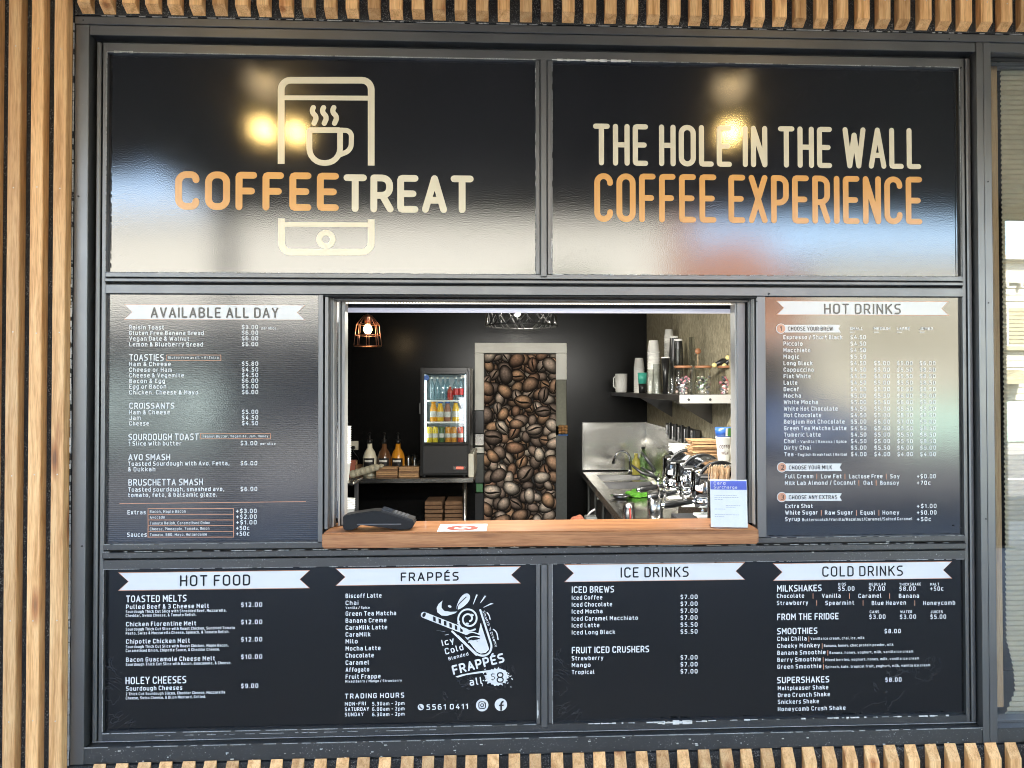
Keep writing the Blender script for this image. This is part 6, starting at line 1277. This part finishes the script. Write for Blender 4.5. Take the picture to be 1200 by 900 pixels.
bst = thing('blue_cup_stack', 'blue, white and green cups nested on the printed cup', 'cup stack', (cpt.location.x, Y, ztp+hC+.001)); kq = YK(Y)
M['blue_cup'] = plain('deep_blue', (.02, .08, .30), .35); MB().lathe([(9*kq, 0), (10*kq, 11*kq), (9.4*kq, 11*kq), (8.6*kq, .005)], n=28).build('cup', M['blue_cup'], bst)
for a0, a1, c_ in ((-PI*.50, -PI*.40, M['paper']), (-PI*.40, -PI*.18, plain('leaf_green', (.08, .35, .06), .4))): MB().lathe([(9.1*kq, .004), (10.1*kq, 10.6*kq)], n=8, cap=False, a0=a0, a1=a1).build('stripe', c_, bst)
c2, h2, r2 = papercup('printed_paper_cup', 'white paper cup with black lid, half hidden by the right sash', 862, 543.5, 514, .62, 8); c2.location.z = ztp+.0005
MB().lathe([(r2*1.08, h2+.0005), (r2*1.08, h2+.012), (r2*.8, h2+.02), (0, h2+.02)], n=24).build('lid', M['blackp'], c2)
bg_ = thing('brown_paper_bags', 'pile of brown paper bags on top of the coffee machine', 'paper bags', (X(811, .75), .75, ztp+.0005)); Wb = X(842, .75)-X(811, .75)
for j in range(11):
    o = MB().box(0, Wb+rb.uniform(-.01, .004), 0, .13, 0, .0045, .001).build('paper_bag', M['kraft'], bg_, loc=(rb.uniform(-.006, .006), rb.uniform(-.01, .01), j*.0075)); o.rotation_euler = (rb.uniform(-.01, .01), rb.uniform(-.02, .02), rb.uniform(-.06, .06))
pls = thing('plate_stack', 'white saucers stacked beside the brown paper bags', 'saucers', (X(797, .95), .95, ztp+.0005)); kq = YK(.95)
for j in range(5): MB().lathe([(.04, 0), (10*kq, .008), (14*kq, .013), (14*kq, .015), (9*kq, .010), (0, .006)], n=28).build('saucer', M['paper'], pls, loc=(0, 0, j*.008))
rk = thing('knife_rack', 'steel rack with dark knives on the right splashback', 'rack', (RX-.018, 1.9, Z(520, 1.9, 800))); MB().box(-.03, 0, 0, 1.0, 0, .09, .004).build('rail', M['steel_dark'], rk)
for j in range(9): MB().box(-.045, -.031, .05+j*.1, .085+j*.1, -.02, .085+.02*(j % 2), .003).build('knife', M['blackp'] if j % 2 else M['chrome'], rk)

# ================================================================ THE NEXT WINDOW, right
wn = thing('side_window', 'tall window with a drawn pleated blind, right edge of the shopfront', 'window', (PX1, 0, 0))
wz1 = ZT3-.001; wz0 = ZB1+.002
def wb(nm, x0, x1, y0, y1, z0, z1, mm, b=.0012): return MB().box(x0-PX1, x1-PX1, y0, y1, z0, z1, b).build(nm, M[mm], wn)
wb('frame', PX1+.001, XR, -.004, .05, Z(73, 0, 1180)+.004, wz1, 'recess'); wb('frame', PX1+.001, PX1+.012, -.004, .05, wz0, Z(73, 0, 1180)+.0035, 'recess')
wb('frame', PX1+.0125, XR, -.002, .05, wz0, at(1185, 846, 0).z, 'alu')
gzb, gzt = at(1185, 845.5, 0).z, Z(73, 0, 1180)
wb('glass', PX1+.0125, XR-.05, .004, .010, gzb, gzt+.002, 'window_glass', 0)
wb('frame', XR-.049, XR, -.002, .05, wz0, gzt, 'alu')
bl_ = thing('pleated_blind', 'cream pleated blind hanging behind the glass of the side window', 'blind', (PX1, .12, 0)); BYb = .13
M['blindm'] = plain('cream_pleated_fabric', (.52, .48, .34), .8, var=.06, scale=30)
zt_b = at(1185, 77.5, BYb).z; zb_b = at(1185, 836, BYb).z; xl_b = at(1173.5, 450, BYb).x
q_ = MB(); k = 0; z = zt_b-.02; pt_ = .0215; rows = []
while z > zb_b: rows.append((z, .0)); rows.append((z-pt_*.5, -.010)); z -= pt_
n_ = len(rows); v = []
for (zz_, yy_) in rows:
    j = random.uniform(-.0012, .0012); bul = .0
    zr = (zz_-zb_b); xo = .0 if zr > .32 else .035*math.sin(min(1, (.32-zr)/.2)*PI*.5)-(.045*max(0, (.10-zr)/.10))
    for m_i in range(13): xx = xl_b+xo*(1 if m_i == 0 else 0)+(XR-.06-xl_b)*m_i/12; v.append((xx-PX1, yy_+(j if m_i else 0), zz_+j))
f = [(r*13+c, r*13+c+1, (r+1)*13+c+1, (r+1)*13+c) for r in range(n_-1) for c in range(12)]
q_.add(v, f); q_.build('pleats', M['blindm'], bl_)
MB().box(0, XR-.06-PX1, -.02, .02, zt_b-.018, zt_b+.012, .003).build('head_rail', M['alu_light'], bl_)
tw = thing('timber_reveal', 'pale timber strip beside the pleated blind', 'timber strip', (PX1, .10, 0)); M['pale_pine'] = wood('pale_timber', [(.3, (.42, .27, .12)), (.7, (.55, .39, .2))], 'z', rnd=False, knots=False)
MB().box(at(1165, 450, .10).x-PX1, at(1172.5, 450, .10).x-PX1, 0, .03, zb_b+.04, zt_b-.01, .002).build('strip', M['pale_pine'], tw)
bkx = st('side_room_back', PX1-.02, XR+.4, .60, .62, .02, SOFFIT, 'wall_black')
MB_ = tag(MB().box(PX1-.02, XR+.3, .06, .6, .02, .2).build('window_ledge', M['alu']), kind='structure')

# ================================================================ THE BUILDING AND THE STREET (seen in the reflections)
sbd = thing('shop_building', 'dark rendered shop building above and around the shopfront', 'shop building', (0, .1, 0))
M['render_dark'] = plain('dark_render', (.06, .06, .06), .8)
MB().box(-12, 14, .0, .25, SOFFIT+.06, 5.2).build('upper_wall', M['render_dark'], sbd); MB().box(-12, 14, .26, 9, 5.0, 5.2).build('roof', M['render_dark'], sbd)
MB().box(-12, XL-.005, 0, .25, 0, SOFFIT+.059).build('side_wall', M['render_dark'], sbd); MB().box(XR+.005, 14, 0, .25, 0, SOFFIT+.059).build('side_wall', M['render_dark'], sbd)
MB().box(XL, XR, .02, .25, SOFFIT-.0, SOFFIT+.058).build('lintel', M['render_dark'], sbd)
for a in (-12, 13.8): MB().box(a, a+.2, .26, 9, 0, 4.99).build('party_wall', M['render_dark'], sbd)
MB().box(-11.79, 13.79, 8.8, 9, 0, 4.99).build('rear_wall', M['render_dark'], sbd)
tag(MB().box(-60, 60, -5.6, .1, -.2, 0).build('footpath', M['concrete']), kind='structure')
tag(MB().box(-60, 60, -5.75, -5.601, -.2, .004).build('kerb', M['concrete']), kind='structure')
tag(MB().add([(-400, 60, -.14), (400, 60, -.14), (400, -400, -.14), (-400, -400, -.14)], [(0, 1, 2, 3)]).build('ground', M['asphalt']), kind='structure')
tag(MB().box(-60, 60, -16.0, -5.76, -.16, -.13).build('road', M['asphalt']), kind='structure')
M['paving_dark'] = plain('grey_paving', (.14, .14, .135), .8)
tag(MB().box(-60, 60, -19.5, -16.001, -.2, 0.0).build('far_footpath', M['paving_dark']), kind='structure')
ml = MB()
for k in range(-10, 11): ml.box(k*5-1.2, k*5+1.2, -10.95, -10.83, -.1305, -.126)
tag(ml.build('road_marking', M['paintline']), kind='structure')
# awning
aw = thing('street_awning', 'dark boarded awning over the footpath in front of the shop', 'awning', (0, 0, SOFFIT))
AE = -4.55
bdx = -12
while bdx < 14:
    x1_ = min(bdx+.6, 14); e = AE if x1_ > -2.9 else AE+1.3
    MB().box(bdx+.003, x1_-.003, e, .095, 0.004, .03, .003).build('board', M['soffit'], aw); bdx += .6
MB().box(-3.0, 14, AE-.06, AE-.002, -.10, .26, .01).build('fascia', M['render_dark'], aw); MB().box(-12, -3.0, AE+1.24, AE+1.298, -.10, .26, .01).build('fascia', M['render_dark'], aw)
MB().box(-12, 14, AE+1.3, .09, .032, .20).build('roof_sheet', M['render_dark'], aw); MB().box(-3.0, 14, AE, AE+1.299, .032, .20).build('roof_sheet', M['render_dark'], aw)
for i, px in enumerate((-8.5, -2.75, 4.9, 10.5)):
    p_ = thing('awning_post', ('dark steel awning post far to the left of the shopfront', 'dark steel awning post mirrored left of the logo sign', 'dark steel awning post right of the shopfront', 'dark steel awning post far to the right')[i], 'post', (px, AE+(1.4 if px < -3 else .12), 0), 'awning posts')
    MB().box(-.06, .06, -.06, .06, .0, SOFFIT, .008).build('shaft', M['render_dark'], p_); MB().box(-.1, .1, -.1, .1, .0005, .012, .003).build('base_plate', M['alu'], p_)
# warm lamps hung under the awning, mirrored in the two top signs
M['lamp_glass'] = mat('lamp_glass', (1, .8, .5), .4, emit=(1, .66, .22), es=10)
def mirror_point(px, py, zt):
    g = at(px, py, 0); t = (zt-CAM.z)/(g.z-CAM.z); return Vector((CAM.x+(g.x-CAM.x)*t, -(3.1*t-3.1), zt))
for i, (px, py, r_, lbx) in enumerate(((308, 153, .040, 'warm globe lamp under the awning, leftmost of the close pair'), (347, 156, .038, 'warm globe lamp under the awning, right of the close pair'), (857, 156, .042, 'warm globe lamp under the awning, mirrored in the slogan sign'))):
    g = mirror_point(px, py, SOFFIT-.16); t = thing('awning_lamp', lbx, 'lamp', (g.x, g.y, SOFFIT+.003), 'warm lamps under the awning')
    MB().lathe([(.05, -.02), (.05, .0)], n=20).build('base', M['blackm'], t); MB().tube([(0, 0, -.02), (0, 0, -.10)], .008, 8).build('stem', M['blackm'], t)
    MB().lathe([(0, -.16-r_), (r_*.7, -.16-r_*.72), (r_, -.16), (r_*.7, -.16+r_*.7), (.02, -.16+r_)], n=24).build('globe', M['lamp_glass'], t)
for i, (px, py, lbx) in enumerate(((311, 92, 'small warm spot lamp close to the wall, above the logo sign'), (857, 96, 'small warm spot lamp close to the wall, above the slogan sign'))):
    g = mirror_point(px, py, SOFFIT-.05); t = thing('awning_spot', lbx, 'lamp', (g.x, g.y, SOFFIT+.003), 'small spots under the awning')
    MB().lathe([(.05, -.05), (.055, -.0)], n=20).build('housing', M['blackm'], t); MB().lathe([(0, -.0515), (.035, -.0512)], n=20).build('lens', mat('spot_lens', (1, .8, .5), .4, emit=(1, .68, .3), es=.9) if 'spot_lens' not in bpy.data.materials else bpy.data.materials['spot_lens'], t)

for i, g in enumerate((mirror_point(311, 92, SOFFIT-.05), mirror_point(857, 96, SOFFIT-.05))):
    l_ = bpy.data.lights.new('spot_glow', 'SPOT'); l_.energy = .09; l_.color = (1, .74, .42); l_.spot_size = math.radians(150); l_.spot_blend = 1; l_.shadow_soft_size = .10
    o = bpy.data.objects.new('spot_glow', l_); C.objects.link(o); o.location = (g.x, g.y, SOFFIT-.07); o.rotation_euler = (math.radians(48), 0, 0)

# opposite side: buildings along the far footpath
FY = -19.5
M['weatherboard'] = plain('cream_weatherboard', (.27, .255, .195), .6, var=.04); M['trim_w'] = plain('cream_trim', (.33, .315, .26), .5, var=.03); M['teal_wall'] = plain('teal_fence', (.26, .38, .32), .6)
M['brick_red'] = plain('terracotta_render', (.22, .105, .055), .8, var=.15); M['tile_red'] = plain('terracotta_roof', (.20, .085, .045), .7, var=.25, scale=20); M['shutter'] = plain('olive_shutter', (.16, .14, .08), .6)
M['pane'] = mat('dark_pane', (.02, .025, .03), .06); M['grey_build'] = plain('grey_render', (.30, .31, .32), .8); M['white_build'] = plain('white_render', (.34, .325, .28), .7)
kf = (3.1-FY)/900
def far(px, py): g = at(px, py, 0); t = (3.1-FY)/3.1; return CAM.x+(g.x-CAM.x)*t, CAM.z+(g.z-CAM.z)*t    # where the mirror image of (px,py) lies on the far facade
xa, zt1_ = far(945, 300); xb = 24.0
cb = thing('weatherboard_house', 'cream weatherboard building across the street, mirrored in the side window', 'house', (xa, FY, 0))
z = .4
while z < zt1_-.9:
    q_ = MB(); W__ = xb-xa; q_.add([(0, .02, z), (W__, .02, z), (W__, -.015, z+.2), (0, -.015, z+.2), (0, 0, z-.0), (W__, 0, z)], [(0, 1, 2, 3), (4, 0, 3), (5, 1, 2), (4, 5, 1, 0)]); q_.build('weatherboard', M['weatherboard'], cb); z += .2
MB().box(0, xb-xa, -6, -.02, 0, zt1_).build('wall', M['trim_w'], cb); MB().box(-.1, xb-xa+.1, -.0, .30, zt1_-.12, zt1_+.03, .02).build('cornice', M['trim_w'], cb); MB().box(-.05, xb-xa+.05, -.018, .12, zt1_-.80, zt1_-.62, .02).build('cornice', M['trim_w'], cb)
for k in range(int((xb-xa)/.45)): MB().box(.2+k*.45, .28+k*.45, .0, .2, zt1_-.62-.32, zt1_-.805, .015).build('bracket', M['trim_w'], cb)
for px in (1006, 1056, 1110, 1194, 1250):
    wx, wz_ = far(px, 357); _, wz2 = far(px, 406); wx -= xa
    MB().box(wx-.42, wx+.42, .0, .07, wz2, wz_, .01).build('window_frame', M['trim_w'], cb); MB().box(wx-.36, wx+.36, .071, .078, wz2+.06, wz_-.1).build('shutter', M['shutter'], cb)
    for j in range(9): MB().box(wx-.36, wx+.36, .078, .095, wz2+.10+j*(wz_-wz2-.2)/9, wz2+.13+j*(wz_-wz2-.2)/9).build('louvre', M['shutter'], cb)
    MB().box(wx-.52, wx+.52, .0, .16, wz2-.14, wz2-.002, .02).build('sill', M['shutter'], cb)
dx_, dz_ = far(1174, 450); MB().prism([(dx_-xa-.6, dz_), (dx_-xa+.55, dz_), (dx_-xa+.55, dz_+.1), (dx_-xa, dz_+.42), (dx_-xa-.6, dz_+.1)], .02, .9).build('porch_gable', M['shutter'], cb)
fa, fz = far(1030, 470); fen = thing('teal_fence', 'pale teal board fence in front of the cream building across the street', 'fence', (fa, FY+1.4, 0)); _, fz0 = far(1030, 492)
x = 0
while x < 24-fa: MB().box(x, x+.145, 0, .03, .05, fz, .003).build('board', M['teal_wall'], fen); x += .15
xo, zo = far(868, 258); xo2, zo2 = far(968, 305)
rh = thing('terracotta_house', 'orange rendered house with terracotta roof across the street, mirrored in the slogan sign', 'house', (far(790, 300)[0], FY, 0)); wR = xa-.15-rh.location.x
MB().box(-.1, wR+.05, .06, 2.2, 2.75, 2.9, .02).build('verandah_roof', M['grey_build'], rh); MB().box(0, wR, .004, .06, 0, 2.74, .01).build('lower_wall_shade', M['render_dark'], rh)  # lower wall coloured dark to stand for the shade under the verandah
MB().box(0, wR, -7, 0, 0, 4.3).build('wall', M['brick_red'], rh)
MB().prism([(-.3, 4.31), (wR+.1, 4.31), (wR*.62, 6.0), (wR*.35, 6.0)], -7.2, .35).build('roof', M['tile_red'], rh)
MB().box(.2, .9, -2, -1.0, 4.3, 7.0, .02).build('chimney', M['brick_red'], rh)
for k in range(2):
    MB().box(.7+k*1.8, 1.7+k*1.8, .0, .11, 1.1, 2.6, .01).build('window_frame', M['trim_w'], rh); MB().box(.78+k*1.8, 1.62+k*1.8, .111, .115, 1.18, 2.52).build('pane', M['pane'], rh)
wbg = thing('white_shop_row', 'long white rendered shop row across the street', 'shop row', (-16.5, FY, 0)); wL = rh.location.x-.15+16.5
MB().box(0, wL, -8, 0, 0, 6.7).build('wall', M['white_build'], wbg); MB().box(-.05, wL, 0.005, .25, 6.4, 6.85, .02).build('parapet', M['white_build'], wbg)
MB().box(0, wL, .02, 3.1, 3.25, 3.45, .02).build('awning', M['grey_build'], wbg); MB().box(0, wL, .006, .019, 0, 3.2).build('shopfront_panel', M['render_dark'], wbg)
for k in range(8):
    x = .6+k*wL/8; MB().box(x, x+wL/8-.6, .001, .06, .5, 2.5, .01).build('window_frame', M['grey_build'], wbg); MB().box(x+.1, x+wL/8-.7, .061, .066, .6, 2.4).build('pane', M['pane'], wbg)
gb = thing('grey_shop', 'dark grey two storey shop across the street, far left', 'shop', (-30, FY, 0)); MB().box(0, 13.3, -8, 0, 0, 5.6).build('wall', M['grey_build'], gb)
for k in range(4):
    for zq in (1.0, 3.6): MB().box(.8+k*3.1, 2.6+k*3.1, .001, .05, zq, zq+1.4, .01).build('window_frame', M['trim_w'], gb); MB().box(.9+k*3.1, 2.5+k*3.1, .051, .056, zq+.1, zq+1.3).build('pane', M['pane'], gb)
# parked cars by the far kerb
M['tyre'] = plain('tyre', (.02, .02, .02), .8)
def car(lb, x, y, col, L_=4.4, H_=1.45, van=False):
    t = thing('parked_car', lb, 'car', (x, y, -.13), 'cars parked across the street'); pm = mat('car_paint', col, .25, coat=1.0)
    side = [(0, .30), (.05, .75), (.9, .88), (1.55, H_-.02), (3.1, H_), (4.0, .95), (L_, .85), (L_, .32)] if not van else [(0, .32), (.02, .95), (.55, 1.1), (1.1, H_), (L_, H_), (L_, .32)]
    bm = bmesh.new(); vv = [[bm.verts.new((px_, yy, pz)) for px_, pz in side] for yy in (-.85, .85)]; n = len(side)
    bm.faces.new(vv[0]); bm.faces.new(vv[1][::-1])
    for i in range(n): bm.faces.new((vv[0][i], vv[1][i], vv[1][(i+1) % n], vv[0][(i+1) % n]))
    for v in bm.verts:
        if v.co.z > 1.0: v.co.y *= .82
    bmesh.ops.recalc_face_normals(bm, faces=bm.faces[:]); bmesh.ops.bevel(bm, geom=bm.edges[:], offset=.06, segments=3, affect='EDGES'); MB().bm(bm, True).build('body', pm, t)
    for s_ in (-1, 1):
        for a, b in (((1.25, 1.95), (2.1, 3.3)) if not van else ((.85, 1.6), (1.9, 3.4))): MB().prism([(a, .98), (b, .98), (b-.12, H_-.16), (a+.35, H_-.16)], s_*.80, s_*.77).build('window', M['pane'], t)
        for wx in (.85, L_-.95):
            w_ = MB().lathe([(.20, -.1), (.31, -.1), (.32, 0), (.31, .1), (.20, .1)], (wx, s_*.78, .31), 24, True, 'y').build('wheel', M['tyre'], t); MB().lathe([(0, -.06), (.2, -.09), (.2, .09), (0, .06)], (wx, s_*.78, .31), 16, True, 'y').build('rim', M['alu_light'], w_)
        MB().box(-.02, .04, s_*.55-.15, s_*.55+.15, .58, .72, .02).build('headlight', M['lab_w'], t)
car('pale green van parked across the street', far(165, 450)[0], -14.9, (.26, .32, .30), 4.2, 1.9, True); car('silver car parked across the street', -3.5, -14.9, (.45, .46, .48)); car('dark blue car parked across the street', 4.0, -14.9, (.03, .05, .10))
# two street trees
def leaf_tree(lb, x, y, h, r):
    t = thing('street_tree', lb, 'tree', (x, y, -.0), 'street trees across the road'); tk = MB(); tk.tube([(0, 0, 0), (.05, 0, h*.3), (0, .05, h*.6)], [.16, .12, .07], 8)
    for k in range(6): a = k*1.05; tk.tube([(0, 0, h*(.35+.04*k)), (math.cos(a)*r*.6, math.sin(a)*r*.6, h*(.6+.05*k))], [.06, .02], 6)
    tk.build('trunk', plain('bark', (.12, .09, .06), .9), t); cr = MB(); rr = random.Random(int(x*10))
    for _ in range(2600):
        u = Vector((rr.gauss(0, 1), rr.gauss(0, 1), rr.gauss(0, 1))).normalized()*r*(.45+.55*rr.random()**.5)*(1+.25*math.sin(u_ := rr.random()*6)); c = Vector((u.x, u.y, h*.75+u.z*.7)); a = Vector((rr.uniform(-1, 1), rr.uniform(-1, 1), rr.uniform(-1, 1))).normalized()*.13; b = a.orthogonal().normalized()*.08
        cr.add([c-a, c+b, c+a, c-b], [(0, 1, 2, 3)])
    cr.build('crown', plain('leaves', (.06, .09, .03), .7, var=.4, scale=2, bumpv=0), t)
leaf_tree('leafy street tree before the white shop row, left one', -20.5, -17.3, 5.0, 1.5); leaf_tree('leafy street tree before the white shop row, right one', 1.5, -17.3, 4.6, 1.3)

# ================================================================ the lettering meshes
mbk, rr_ = WRAP
mbk.v = [((rr_*.97)*math.sin(v[0]/rr_), -(rr_*(.72+.28*v[2]/hC)+.0012)*math.cos(v[0]/rr_), v[2]) for v in mbk.v]
for mb, name, m_, parent, lb in PENDING:
    if mb.v: mb.build(name, m_, parent, 'stuff', lb)
bpy.context.view_layer.update()
